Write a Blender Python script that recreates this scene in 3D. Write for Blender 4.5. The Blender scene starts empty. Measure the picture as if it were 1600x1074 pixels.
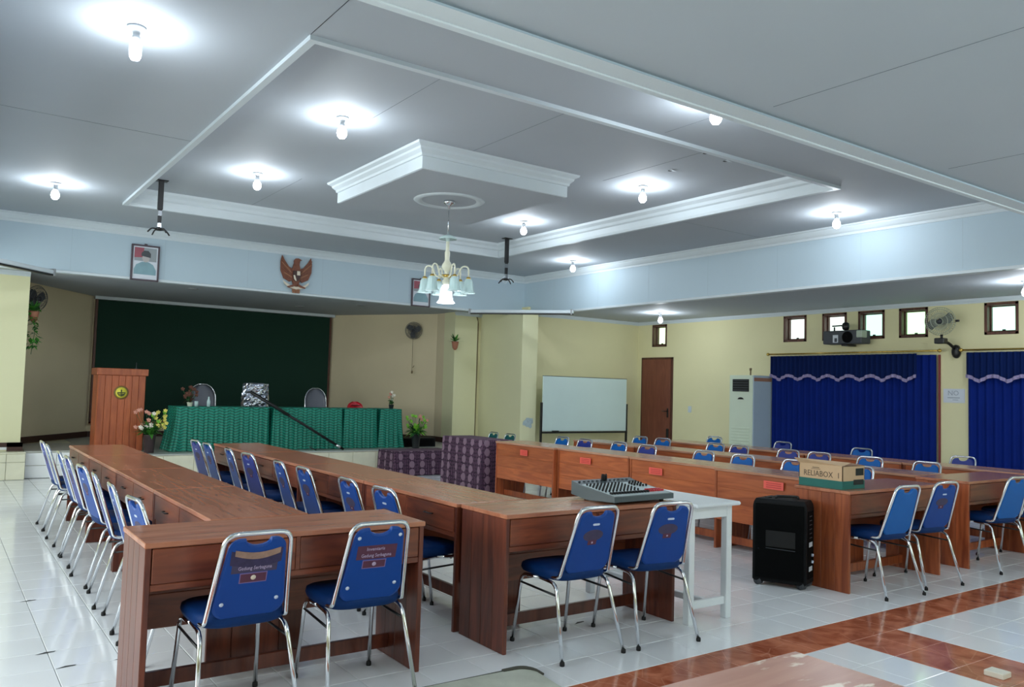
import bpy, math, random
from mathutils import Vector, Matrix
random.seed(7)
PI = math.pi
scene = bpy.context.scene
COL = scene.collection

# ------------------------------------------------------------------ camera
H = 1.43
cam_d = bpy.data.cameras.new('camera'); cam = bpy.data.objects.new('camera', cam_d); COL.objects.link(cam)
YAW, PIT, ROL, FPX = math.radians(35.264), math.radians(3.262), math.radians(1.656), 1277.0
fw = Vector((math.sin(YAW)*math.cos(PIT), math.cos(YAW)*math.cos(PIT), math.sin(PIT)))
r0 = fw.cross(Vector((0, 0, 1))).normalized(); u0 = r0.cross(fw)
rt = math.cos(ROL)*r0+math.sin(ROL)*u0; up = -math.sin(ROL)*r0+math.cos(ROL)*u0
M = Matrix((rt, up, -fw)).transposed().to_4x4(); M.translation = (0, 0, H)
cam.matrix_world = M
cam_d.sensor_fit = 'HORIZONTAL'; cam_d.sensor_width = 36; cam_d.lens = FPX/1600*36
cam_d.clip_start = .05; cam_d.clip_end = 200
scene.camera = cam
# ------------------------------------------------------------------ world, lights, exposure
w = bpy.data.worlds.new('sky'); scene.world = w; w.use_nodes = True
wn = w.node_tree; bgn = wn.nodes['Background']
bgn.inputs['Color'].default_value = (.86, 1.0, .93, 1); bgn.inputs['Strength'].default_value = .95
scene.view_settings.view_transform = 'Standard'; scene.view_settings.look = 'None'
scene.view_settings.exposure = 1.05; scene.view_settings.gamma = 1; scene.view_settings.use_curve_mapping = False
BULB_W = 9.0; DAY_FILL_W = 205.0

def area(name, loc, rot, sx, sy, e, col):
    d = bpy.data.lights.new(name, 'AREA'); d.shape = 'RECTANGLE'; d.size = sx; d.size_y = sy; d.energy = e; d.color = col
    o = bpy.data.objects.new(name, d); o.location = loc; o.rotation_euler = rot; COL.objects.link(o); return o
# added fill lights, standing in for daylight from unseen openings behind and left
area('added_fill_back', (3.0, -3.15, 1.75), (PI/2, 0, PI), 5.6, 1.9, DAY_FILL_W*2.6, (.93, .98, 1))
area('added_fill_back', (9.0, -3.15, 1.75), (PI/2, 0, PI), 3.6, 1.9, DAY_FILL_W*1.9, (.93, .98, 1))
area('added_fill_left', (-2.65, 4.0, 1.75), (PI/2, 0, -PI/2), 4.6, 1.9, DAY_FILL_W*.38, (.93, .98, 1))
area('added_fill_left', (-2.65, 9.6, 1.75), (PI/2, 0, -PI/2), 3.6, 1.9, DAY_FILL_W*.25, (.93, .98, 1))

# ------------------------------------------------------------------ materials
MATS = {}
def new_mat(name):
    m = bpy.data.materials.new(name); m.use_nodes = True; MATS[name] = m
    return m, m.node_tree, m.node_tree.nodes['Principled BSDF']
def srgb(c):
    return tuple(((x/255)/12.92 if x/255 <= .04045 else (((x/255)+.055)/1.055)**2.4) for x in c)
def N(nt, t, **kw):
    n = nt.nodes.new(t)
    for k, v in kw.items(): setattr(n, k, v)
    return n
def mathn(nt, op, a, b=None, c=None):
    n = N(nt, 'ShaderNodeMath', operation=op)
    for i, v in enumerate((a, b, c)):
        if v is None: continue
        if isinstance(v, (int, float)): n.inputs[i].default_value = v
        else: nt.links.new(v, n.inputs[i])
    return n.outputs[0]
def mixc(nt, f, a, b):
    n = N(nt, 'ShaderNodeMix', data_type='RGBA')
    if isinstance(f, (int, float)): n.inputs[0].default_value = f
    else: nt.links.new(f, n.inputs[0])
    for i, v in ((6, a), (7, b)):
        if isinstance(v, tuple): n.inputs[i].default_value = (*v[:3], 1)
        else: nt.links.new(v, n.inputs[i])
    return n.outputs[2]
def plain(name, rgb, rough=.5, metal=0, emit=0, noise=.06, nscale=6, alpha=None, trans=0, spec=None, bump=0, bscale=40, coat=0):
    m, nt, b = new_mat(name); c = srgb(rgb)
    b.inputs['Roughness'].default_value = rough; b.inputs['Metallic'].default_value = metal
    tc = N(nt, 'ShaderNodeTexCoord')
    if noise:
        nz = N(nt, 'ShaderNodeTexNoise'); nz.inputs['Scale'].default_value = nscale; nz.inputs['Detail'].default_value = 4
        nt.links.new(tc.outputs['Object'], nz.inputs['Vector'])
        col = mixc(nt, nz.outputs[0], tuple(x*(1-noise*1.6) for x in c), tuple(min(1, x*(1+noise*1.6)) for x in c))
        nt.links.new(col, b.inputs['Base Color'])
    else: b.inputs['Base Color'].default_value = (*c, 1)
    if emit:
        b.inputs['Emission Color'].default_value = (*c, 1); b.inputs['Emission Strength'].default_value = emit
    if trans: b.inputs['Transmission Weight'].default_value = trans
    if alpha is not None: b.inputs['Alpha'].default_value = alpha
    if spec is not None: b.inputs['Specular IOR Level'].default_value = spec
    if coat: b.inputs['Coat Weight'].default_value = coat; b.inputs['Coat Roughness'].default_value = .1
    if bump:
        n2 = N(nt, 'ShaderNodeTexNoise'); n2.inputs['Scale'].default_value = bscale
        nt.links.new(tc.outputs['Object'], n2.inputs['Vector'])
        bp = N(nt, 'ShaderNodeBump'); bp.inputs['Strength'].default_value = bump; bp.inputs['Distance'].default_value = .01
        nt.links.new(n2.outputs[0], bp.inputs['Height']); nt.links.new(bp.outputs[0], b.inputs['Normal'])
    return m
def wood(name, c1, c2, axis='X', rough=.32, var=.35, flakes=False, strip=0, across='Y'):
    m, nt, b = new_mat(name); a, c = srgb(c1), srgb(c2)
    tc = N(nt, 'ShaderNodeTexCoord'); oi = N(nt, 'ShaderNodeObjectInfo')
    mp = N(nt, 'ShaderNodeMapping')
    s = {'X': (1.0, 9, 9), 'Y': (9, 1.0, 9), 'Z': (9, 9, 1.0)}[axis]
    mp.inputs['Scale'].default_value = s
    off = N(nt, 'ShaderNodeCombineXYZ')
    r = mathn(nt, 'MULTIPLY', oi.outputs['Random'], 37.0)
    for i in range(3): nt.links.new(r, off.inputs[i])
    nt.links.new(off.outputs[0], mp.inputs['Location'])
    nt.links.new(tc.outputs['Object'], mp.inputs['Vector'])
    nz = N(nt, 'ShaderNodeTexNoise'); nz.inputs['Scale'].default_value = 1.6; nz.inputs['Detail'].default_value = 6; nz.inputs['Distortion'].default_value = 1.6
    nt.links.new(mp.outputs[0], nz.inputs['Vector'])
    ramp = N(nt, 'ShaderNodeValToRGB'); ramp.color_ramp.elements[0].position = .30; ramp.color_ramp.elements[1].position = .70
    ramp.color_ramp.elements[0].color = (*c, 1); ramp.color_ramp.elements[1].color = (*a, 1)
    nt.links.new(nz.outputs[0], ramp.inputs[0])
    v = oi.outputs['Random']
    if strip:
        sx = N(nt, 'ShaderNodeSeparateXYZ'); nt.links.new(tc.outputs['Object'], sx.inputs[0])
        q = mathn(nt, 'FLOOR', mathn(nt, 'DIVIDE', sx.outputs[{'X': 0, 'Y': 1, 'Z': 2}[across]], strip))
        q = mathn(nt, 'ADD', q, mathn(nt, 'MULTIPLY', oi.outputs['Random'], 91.0))
        wnz = N(nt, 'ShaderNodeTexWhiteNoise', noise_dimensions='1D'); nt.links.new(q, wnz.inputs['W'])
        v = wnz.outputs['Value']
    bright = mathn(nt, 'ADD', mathn(nt, 'MULTIPLY', v, var), 1-var/2)
    hsv = N(nt, 'ShaderNodeHueSaturation'); nt.links.new(ramp.outputs[0], hsv.inputs['Color']); nt.links.new(bright, hsv.inputs['Value'])
    out = hsv.outputs[0]
    if flakes:
        n3 = N(nt, 'ShaderNodeTexNoise'); n3.inputs['Scale'].default_value = 9; n3.inputs['Detail'].default_value = 8
        mp3 = N(nt, 'ShaderNodeMapping'); mp3.inputs['Scale'].default_value = (1, 2.6, 1); nt.links.new(tc.outputs['Object'], mp3.inputs['Vector'])
        nt.links.new(mp3.outputs[0], n3.inputs['Vector'])
        sx3 = N(nt, 'ShaderNodeSeparateXYZ'); nt.links.new(tc.outputs['Object'], sx3.inputs[0])
        g = mathn(nt, 'SUBTRACT', n3.outputs[0], mathn(nt, 'MULTIPLY', mathn(nt, 'SUBTRACT', .60, sx3.outputs[0]), .35))
        k = mathn(nt, 'MULTIPLY', mathn(nt, 'SUBTRACT', g, .55), 14.0); k = mathn(nt, 'MINIMUM', mathn(nt, 'MAXIMUM', k, 0), 1)
        out = mixc(nt, k, out, srgb((220, 206, 190)))
    nt.links.new(out, b.inputs['Base Color'])
    b.inputs['Roughness'].default_value = rough
    bp = N(nt, 'ShaderNodeBump'); bp.inputs['Strength'].default_value = .12; bp.inputs['Distance'].default_value = .003
    nt.links.new(nz.outputs[0], bp.inputs['Height']); nt.links.new(bp.outputs[0], b.inputs['Normal'])
    return m

WALL = plain('cream_wall_paint', (226, 220, 176), .7, noise=.03, nscale=1.3, bump=.03)
WALL2 = plain('stage_wall_paint', (224, 210, 176), .75, noise=.05, nscale=1.1, bump=.03)
PILA = plain('pilaster_paint', (226, 224, 184), .7, noise=.03, nscale=1.3)
CEIL = plain('ceiling_paint', (172, 180, 187), .8, noise=.035, nscale=.9)
FASC = plain('fascia_paint', (178, 197, 208), .6, noise=.035, nscale=.8)
TRIMW = plain('white_trim_paint', (204, 214, 219), .5, noise=.02)
BASEB = plain('dark_brown_baseboard', (62, 36, 28), .4)
TILEW = plain('white_glazed_tile', (243, 246, 248), .11, noise=.04, nscale=1.7, spec=.55)
GROUT = plain('grey_grout', (150, 154, 156), .8)
STAGEW = plain('stage_floor_tile', (182, 184, 178), .3, noise=.06)
STONE = plain('cream_marble_cladding', (226, 224, 200), .35, noise=.12, nscale=5)
CHIP = plain('dark_chip', (60, 62, 62), .7)
CHROME = plain('chrome', (225, 228, 232), .12, 1, noise=0)
BLACKM = plain('black_steel', (18, 18, 20), .4, noise=.1)
RUBB = plain('black_rubber', (14, 14, 15), .7, noise=0)
BLUE = plain('royal_blue_vinyl', (0, 62, 142), .42, spec=.3, noise=.06, nscale=9)
BLUEF = plain('navy_seat_fabric', (0, 44, 98), .6, spec=.2, noise=.12, nscale=30)
VIOL = plain('faded_violet_blue_vinyl', (30, 48, 132), .45, noise=.08)
LBLUE = plain('faded_light_blue_vinyl', (0, 92, 170), .45, spec=.3, noise=.06)
TEALV = plain('dark_teal_vinyl', (18, 92, 92), .45, noise=.06)
TORN = plain('torn_padding', (150, 120, 105), .8, noise=.3, nscale=30)
TORND = plain('torn_lining', (52, 44, 78), .8, noise=.3, nscale=30)
RUSTL = plain('maroon_label', (82, 38, 62), .6, noise=.2, nscale=25)
RUSTD = plain('faded_dark_label', (62, 54, 84), .6, noise=.2, nscale=25)
LBORD = plain('label_border', (120, 100, 150), .6)
LTEXT = plain('label_lettering', (176, 160, 190), .6, noise=0)
SILV = plain('silver_badge', (205, 215, 235), .3, .3, noise=0)
W_ORANGE = wood('orange_teak_board', (196, 108, 62), (154, 76, 42), 'X')
W_ORANGEZ = wood('orange_teak_upright_board', (184, 100, 58), (132, 62, 36), 'Z', var=.5)
W_DARK = wood('dark_teak_board', (140, 74, 46), (96, 46, 30), 'X')
W_DARKZ = wood('dark_teak_upright_board', (122, 62, 42), (80, 36, 26), 'Z', var=.5)
W_TOPR = wood('worn_red_teak_top', (190, 128, 98), (164, 100, 74), 'X', rough=.2, strip=.095, var=.14)
W_TOPO = wood('light_teak_top', (196, 150, 122), (172, 120, 94), 'X', rough=.2, strip=.095, var=.12)
W_POD = wood('podium_teak', (184, 100, 60), (150, 74, 46), 'Z', var=.3)
W_DOOR = wood('brown_door_veneer', (128, 74, 56), (108, 58, 44), 'Z', rough=.4, var=.05)
W_FRAME = wood('dark_window_frame', (102, 62, 46), (64, 36, 26), 'Z', rough=.5, var=.2)
W_FORE = wood('peeling_desk_top', (186, 138, 118), (166, 114, 94), 'X', rough=.3, flakes=True, var=.1)
WHITEP = plain('white_table_paint', (222, 228, 232), .35, noise=.04)
WBOARD = plain('whiteboard_enamel', (206, 226, 224), .2, noise=.03, nscale=2)
BLKPL = plain('black_plastic', (11, 13, 16), .6, spec=.2, noise=.15, nscale=20, bump=.1, bscale=200)
BLKGR = plain('black_speaker_grille', (7, 8, 9), .8, spec=.1, noise=.3, nscale=120)
GREYM = plain('grey_mixer_metal', (76, 88, 92), .4, noise=.05)
PANELM = plain('pale_mixer_panel', (176, 190, 190), .4, noise=.08, nscale=30)
REDK = plain('red_fader_cap', (190, 34, 48), .4, noise=0)
CARD = plain('brown_cardboard', (204, 172, 136), .8, noise=.06, nscale=8)
CARDD = plain('cardboard_inside', (150, 112, 84), .85)
GREENB = plain('dark_green_print', (22, 104, 96), .6, noise=.1)
INK = plain('dark_ink', (92, 76, 62), .7, noise=0)
BLKINK = plain('black_print', (18, 30, 28), .7, noise=0)
REDST = plain('red_sticker', (236, 96, 82), .5, noise=.06, nscale=20)
REDST2 = plain('red_sticker_print', (196, 62, 54), .5, noise=0)
GOLD = plain('brass', (212, 178, 92), .25, .9, noise=0)
GREENW = plain('dark_green_backdrop', (0, 48, 34), .85, noise=.1, nscale=30, bump=.1, bscale=60)
CURT = plain('royal_blue_curtain', (0, 32, 116), .75, spec=.15, noise=.12, nscale=3)
CURTV = plain('navy_valance', (0, 26, 80), .75, spec=.15, noise=.1, nscale=3)
CTRIM = plain('lilac_valance_trim', (150, 140, 178), .8, noise=.35, nscale=60)
ACW = plain('ivory_air_conditioner', (214, 226, 206), .35, noise=.02)
ACS = plain('blue_white_metal_side', (190, 208, 222), .35, noise=.03)
DGREY = plain('dark_grey_plastic', (66, 70, 76), .5, noise=.12)
FANG = plain('dark_fan_mesh', (88, 92, 96), .5, 0)
FANW = plain('pale_fan_grille', (170, 178, 160), .4, .2)
GREENL = plain('leaf_green', (70, 142, 50), .55, noise=.25, nscale=20)
GREEND = plain('dark_leaf_green', (38, 92, 44), .6, noise=.25, nscale=20)
LIME = plain('lime_leaf', (132, 200, 62), .5, noise=.15, nscale=20)
FYEL = plain('yellow_petal', (230, 218, 110), .6, noise=.08)
FPINK = plain('salmon_petal', (222, 160, 140), .6, noise=.1)
FWHT = plain('cream_petal', (238, 232, 216), .6, noise=.03)
DRYB = plain('dried_flower_brown', (104, 66, 52), .8, noise=.3, nscale=30)
POTD = plain('dark_brown_pot', (58, 44, 46), .4, noise=.1)
POTB = plain('black_pot', (38, 42, 44), .4, noise=.1)
GREYCH = plain('grey_chair_shell', (92, 96, 108), .4, noise=.06)
REDCH = plain('red_chair_plastic', (214, 40, 58), .3, noise=.04)
WRAP = plain('crinkled_plastic_wrap', (190, 196, 210), .07, .9, noise=.3, nscale=22, bump=1.0, bscale=18)
EMBW = plain('carved_brown_wood', (120, 70, 50), .55, noise=.22, nscale=30)
EMBL = plain('carved_tan_wood', (150, 102, 74), .55, noise=.2, nscale=30)
EMBC = plain('cream_carving', (216, 206, 188), .6, noise=.1)
FRM = plain('dark_picture_frame', (78, 66, 74), .5)
PAPER = plain('white_paper', (208, 214, 222), .7, noise=.03)
PRED = plain('picture_red', (150, 70, 84), .4, noise=.1)
PDRK = plain('picture_dark_hair', (52, 58, 62), .4)
PSKN = plain('picture_face', (176, 170, 168), .4)
PTEAL = plain('picture_pale_teal_suit', (120, 156, 166), .4, noise=.2)
PGRY = plain('picture_grey', (140, 148, 152), .4, noise=.1)
GLASSP = plain('frosted_pane', (226, 250, 238), .3, noise=0, trans=.9)
SHADE = plain('frosted_glass_shade', (214, 240, 240), .25, noise=.05, alpha=.75)
CREAMM = plain('cream_enamel', (226, 226, 204), .35, noise=.03)
BULB = plain('lit_bulb', (236, 238, 255), .4, emit=9, noise=0)
SHLIT = plain('lit_glass_shade', (236, 238, 250), .4, emit=1.5, noise=0)
SOCK = plain('grey_lamp_socket', (146, 150, 152), .5)
PEEL = plain('peeled_wall_plaster', (172, 190, 194), .8, noise=.2, nscale=20)
MATG = plain('worn_grey_concrete', (190, 194, 180), .85, noise=.2, nscale=7, bump=.3, bscale=30)
PIPE = plain('old_brass_pipe', (120, 102, 70), .5, .2)
DKCLOTH = plain('dark_lid', (20, 20, 22), .6)
YEL = plain('emblem_yellow', (222, 212, 70), .5, noise=.03)
OLIVE = plain('emblem_dark_olive', (58, 62, 22), .6, noise=.1)

def marble_brown():
    m, nt, b = new_mat('red_brown_marble_tile')
    tc = N(nt, 'ShaderNodeTexCoord'); oi = N(nt, 'ShaderNodeObjectInfo')
    geo = N(nt, 'ShaderNodeNewGeometry')
    nz = N(nt, 'ShaderNodeTexNoise'); nz.inputs['Scale'].default_value = 5; nz.inputs['Detail'].default_value = 8; nz.inputs['Distortion'].default_value = 1.2
    nt.links.new(geo.outputs['Position'], nz.inputs['Vector'])
    r = N(nt, 'ShaderNodeValToRGB'); e = r.color_ramp.elements
    e[0].position = .3; e[0].color = (*srgb((152, 76, 50)), 1); e[1].position = .7; e[1].color = (*srgb((212, 132, 100)), 1)
    nt.links.new(nz.outputs[0], r.inputs[0])
    vo = N(nt, 'ShaderNodeTexVoronoi', feature='DISTANCE_TO_EDGE'); vo.inputs['Scale'].default_value = 4.5; nt.links.new(geo.outputs['Position'], vo.inputs['Vector'])
    k = mathn(nt, 'LESS_THAN', vo.outputs[0], .012)
    k = mathn(nt, 'MULTIPLY', k, .3)
    nt.links.new(mixc(nt, k, r.outputs[0], srgb((226, 160, 130))), b.inputs['Base Color'])
    b.inputs['Roughness'].default_value = .12
    return m
TILEB = marble_brown()
def ikat():
    m, nt, b = new_mat('purple_ikat_cloth')
    geo = N(nt, 'ShaderNodeNewGeometry'); s = N(nt, 'ShaderNodeSeparateXYZ'); nt.links.new(geo.outputs['Position'], s.inputs[0])
    u = mathn(nt, 'ADD', s.outputs[0], s.outputs[1]); v = s.outputs[2]
    fu = mathn(nt, 'SUBTRACT', mathn(nt, 'FRACT', mathn(nt, 'DIVIDE', u, .20)), .5)
    fv = mathn(nt, 'SUBTRACT', mathn(nt, 'FRACT', mathn(nt, 'DIVIDE', v, .125)), .5)
    d = mathn(nt, 'ADD', mathn(nt, 'POWER', mathn(nt, 'MULTIPLY', mathn(nt, 'ABSOLUTE', fu), 4.6), 2.0), mathn(nt, 'POWER', mathn(nt, 'MULTIPLY', mathn(nt, 'ABSOLUTE', fv), 2.3), 2.0))
    k = mathn(nt, 'LESS_THAN', d, 1.0)
    base = mixc(nt, mathn(nt, 'GREATER_THAN', mathn(nt, 'SINE', mathn(nt, 'MULTIPLY', u, 190.0)), .35), srgb((62, 34, 58)), srgb((104, 74, 96)))
    nz = N(nt, 'ShaderNodeTexNoise'); nz.inputs['Scale'].default_value = 55; nt.links.new(geo.outputs['Position'], nz.inputs['Vector'])
    base = mixc(nt, mathn(nt, 'GREATER_THAN', mathn(nt, 'ADD', nz.outputs[0], mathn(nt, 'MULTIPLY', mathn(nt, 'SINE', mathn(nt, 'MULTIPLY', v, 120.0)), .1)), .58), base, srgb((38, 20, 40)))
    nt.links.new(mixc(nt, k, base, srgb((138, 112, 128))), b.inputs['Base Color']); b.inputs['Roughness'].default_value = .85
    return m
IKAT = ikat()
def lace():
    m, nt, b = new_mat('teal_lace_skirt')
    geo = N(nt, 'ShaderNodeNewGeometry'); s = N(nt, 'ShaderNodeSeparateXYZ'); nt.links.new(geo.outputs['Position'], s.inputs[0])
    u = mathn(nt, 'ADD', s.outputs[0], s.outputs[1]); v = s.outputs[2]
    z = mathn(nt, 'MULTIPLY', mathn(nt, 'ABSOLUTE', mathn(nt, 'SUBTRACT', mathn(nt, 'FRACT', mathn(nt, 'DIVIDE', u, .16)), .5)), 9.0)
    k = mathn(nt, 'SINE', mathn(nt, 'ADD', mathn(nt, 'MULTIPLY', v, 150.0), z))
    nz = N(nt, 'ShaderNodeTexNoise'); nz.inputs['Scale'].default_value = 60; nt.links.new(geo.outputs['Position'], nz.inputs['Vector'])
    k = mathn(nt, 'ADD', mathn(nt, 'MULTIPLY', k, .45), mathn(nt, 'MULTIPLY', nz.outputs[0], 1.0))
    k = mathn(nt, 'MINIMUM', mathn(nt, 'MAXIMUM', k, 0), 1)
    nt.links.new(mixc(nt, k, srgb((0, 76, 62)), srgb((10, 148, 124))), b.inputs['Base Color']); b.inputs['Roughness'].default_value = .55
    return m
LACE = lace()

# ------------------------------------------------------------------ mesh helpers
class MB:
    """collects vertices and faces; build() links them as one mesh object"""
    def __init__(s): s.v = []; s.f = []; s.m = []; s.sm = []
    def add(s, vs, fs, mi=0, smooth=False):
        o = len(s.v); s.v += [tuple(p) for p in vs]
        for f in fs: s.f.append(tuple(i+o for i in f)); s.m.append(mi); s.sm.append(smooth)
        return s
    def box(s, x0, x1, y0, y1, z0, z1, mi=0, R=None):
        v = [(x, y, z) for z in (z0, z1) for y in (y0, y1) for x in (x0, x1)]
        if R is not None: v = [R @ Vector(p) for p in v]
        return s.add(v, [(0, 2, 3, 1), (4, 5, 7, 6), (0, 1, 5, 4), (2, 6, 7, 3), (0, 4, 6, 2), (1, 3, 7, 5)], mi)
    def cbox(s, x0, x1, y0, y1, z0, z1, c=.004, mi=0, R=None):
        """box with chamfered edges"""
        v = []; 
        for z, zi in ((z0, 1), (z1, -1)):
            pass
        pts = {}
        def P(ix, iy, iz, ax):
            x = (x0, x1)[ix]; y = (y0, y1)[iy]; z = (z0, z1)[iz]
            sx = (1, -1)[ix]*c; sy = (1, -1)[iy]*c; sz = (1, -1)[iz]*c
            if ax == 0: q = (x, y+sy, z+sz)
            elif ax == 1: q = (x+sx, y, z+sz)
            else: q = (x+sx, y+sy, z)
            if R is not None: q = R @ Vector(q)
            k = (ix, iy, iz, ax)
            if k not in pts: pts[k] = len(v); v.append(q)
            return pts[k]
        f = []
        f.append([P(0,0,0,0), P(0,0,1,0), P(0,1,1,0), P(0,1,0,0)]); f.append([P(1,0,0,0), P(1,1,0,0), P(1,1,1,0), P(1,0,1,0)])
        f.append([P(0,0,0,1), P(1,0,0,1), P(1,0,1,1), P(0,0,1,1)]); f.append([P(0,1,0,1), P(0,1,1,1), P(1,1,1,1), P(1,1,0,1)])
        f.append([P(0,0,0,2), P(0,1,0,2), P(1,1,0,2), P(1,0,0,2)]); f.append([P(0,0,1,2), P(1,0,1,2), P(1,1,1,2), P(0,1,1,2)])
        for iy in (0, 1):
            for iz in (0, 1): f.append([P(0,iy,iz,1), P(1,iy,iz,1), P(1,iy,iz,2), P(0,iy,iz,2)])
        for ix in (0, 1):
            for iz in (0, 1): f.append([P(ix,0,iz,0), P(ix,1,iz,0), P(ix,1,iz,2), P(ix,0,iz,2)])
        for ix in (0, 1):
            for iy in (0, 1): f.append([P(ix,iy,0,0), P(ix,iy,1,0), P(ix,iy,1,1), P(ix,iy,0,1)])
        for ix in (0, 1):
            for iy in (0, 1):
                for iz in (0, 1): f.append([P(ix,iy,iz,0), P(ix,iy,iz,1), P(ix,iy,iz,2)])
        return s.add(v, f, mi)
    def tube(s, pts, r, seg=8, closed=False, mi=0, r1=None):
        pts = [Vector(p) for p in pts]; n = len(pts); rings = []; prev = None
        for i, p in enumerate(pts):
            if closed: d = pts[(i+1) % n]-pts[i-1]
            else: d = pts[min(i+1, n-1)]-pts[max(i-1, 0)]
            d.normalize()
            if prev is None:
                a = Vector((0, 0, 1)) if abs(d.z) < .9 else Vector((1, 0, 0))
                u = d.cross(a).normalized()
            else: u = (prev-d*prev.dot(d)).normalized()
            prev = u; v = d.cross(u)
            rr = r if r1 is None else r+(r1-r)*i/(n-1)
            rings.append([p+(u*math.cos(2*PI*k/seg)+v*math.sin(2*PI*k/seg))*rr for k in range(seg)])
        vs = [q for g in rings for q in g]; fs = []
        for i in range(n if closed else n-1):
            j = (i+1) % n
            for k in range(seg): fs.append((i*seg+k, i*seg+(k+1) % seg, j*seg+(k+1) % seg, j*seg+k))
        if not closed: fs.append(tuple(range(seg))[::-1]); fs.append(tuple((n-1)*seg+k for k in range(seg)))
        return s.add(vs, fs, mi, True)
    def lathe(s, prof, c=(0, 0, 0), seg=20, mi=0, R=None, smooth=True, amp=0, lobes=0):
        vs = []; fs = []
        for r, z in prof:
            for k in range(seg):
                a = 2*PI*k/seg; rr = r*(1+amp*math.cos(lobes*a)) if lobes else r
                p = Vector((rr*math.cos(a), rr*math.sin(a), z))
                if R is not None: p = R @ p
                vs.append(p+Vector(c))
        for i in range(len(prof)-1):
            for k in range(seg): fs.append((i*seg+k, i*seg+(k+1) % seg, (i+1)*seg+(k+1) % seg, (i+1)*seg+k))
        if prof[0][0] > 1e-5: fs.append(tuple(range(seg))[::-1])
        if prof[-1][0] > 1e-5: fs.append(tuple((len(prof)-1)*seg+k for k in range(seg)))
        return s.add(vs, fs, mi, smooth)
    def poly(s, outline, depth, f, mi=0):
        """extrude a 2D outline by depth; f(u,v,d) gives the 3D point"""
        n = len(outline)
        vs = [f(u, v, 0) for u, v in outline]+[f(u, v, depth) for u, v in outline]
        fs = [tuple(range(n))[::-1], tuple(range(n, 2*n))]+[(i, (i+1) % n, (i+1) % n+n, i+n) for i in range(n)]
        return s.add(vs, fs, mi)
    def strip(s, loops, mi=0, smooth=True, closed=False):
        n = len(loops[0]); vs = [p for l in loops for p in l]; fs = []
        for i in range(len(loops)-1):
            for k in range(n if closed else n-1): fs.append((i*n+k, i*n+(k+1) % n, (i+1)*n+(k+1) % n, (i+1)*n+k))
        return s.add(vs, fs, mi, smooth)
    def mesh(s, name, mats):
        me = bpy.data.meshes.new(name); me.from_pydata(s.v, [], s.f)
        for m in (mats if isinstance(mats, (list, tuple)) else [mats]): me.materials.append(m)
        me.polygons.foreach_set('material_index', s.m); me.polygons.foreach_set('use_smooth', s.sm); me.update()
        return me
    def build(s, name, mats, parent=None, fix=False):
        me = s.mesh(name, mats)
        if fix:
            import bmesh
            b = bmesh.new(); b.from_mesh(me); bmesh.ops.recalc_face_normals(b, faces=b.faces); b.to_mesh(me); b.free()
        o = bpy.data.objects.new(name, me); COL.objects.link(o); o.parent = parent
        return o
def tag(o, label=None, cat=None, group=None, kind=None):
    for k, v in (('label', label), ('category', cat), ('group', group), ('kind', kind)):
        if v: o[k] = v
    return o
def thing(name, label, cat, loc=(0, 0, 0), rz=0, group=None):
    o = bpy.data.objects.new(name, None); o.empty_display_size = .1; COL.objects.link(o); o.location = loc; o.rotation_euler = (0, 0, rz)
    return tag(o, label, cat, group)
def struct(mb, name, mats, parent=None, fix=False):
    o = mb.build(name, mats, parent, fix); o['kind'] = 'structure'; return o
def copy_tree(o, parent=None):
    c = o.copy(); COL.objects.link(c)
    if parent is not None: c.parent = parent
    for ch in CH.get(o, o.children): copy_tree(ch, c)
    return c
CH = {}
def fillet(pts, r, n=4):
    pts = [Vector(p) for p in pts]; out = [pts[0]]
    for i in range(1, len(pts)-1):
        a, b, c = pts[i-1], pts[i], pts[i+1]
        la = min(r, (a-b).length*.49); lc = min(r, (c-b).length*.49)
        p0 = b+(a-b).normalized()*la; p1 = b+(c-b).normalized()*lc
        for k in range(n+1):
            t = k/n; out.append(p0*(1-t)**2+b*2*t*(1-t)+p1*t*t)
    out.append(pts[-1]); return out
def text_mesh(name, body, size, mat, parent, M4, depth=.0006, align='CENTER', sx=1.0):
    cu = bpy.data.curves.new(name, 'FONT'); cu.body = body; cu.size = size; cu.extrude = depth; cu.align_x = align; cu.align_y = 'CENTER'; cu.resolution_u = 2
    t = bpy.data.objects.new(name, cu); COL.objects.link(t)
    bpy.context.view_layer.update()
    me = bpy.data.meshes.new_from_object(t); bpy.data.objects.remove(t)
    me.transform(Matrix.Scale(sx, 4, (1, 0, 0))); me.transform(M4); me.materials.clear(); me.materials.append(mat)
    o = bpy.data.objects.new(name, me); COL.objects.link(o); o.parent = parent; return o
def frame_m(origin, xaxis, yaxis):
    x = Vector(xaxis).normalized(); y = Vector(yaxis).normalized(); z = x.cross(y)
    m = Matrix((x, y, z)).transposed().to_4x4(); m.translation = origin; return m

# ------------------------------------------------------------------ room shell
ZC, ZR, ZS, ZF = 3.58, 3.76, 2.90, 2.84
XL, XR, YB, YW = -2.5, 11.9, -3.0, 12.3
FX0, FX1, FY0, FY1 = .05, 9.1, 2.69, 12.5
SZ = .38
fl = struct(MB().box(XL-.2, XR+.2, YB-.2, 13.6, -.12, -.006), 'floor', GROUT)
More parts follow.
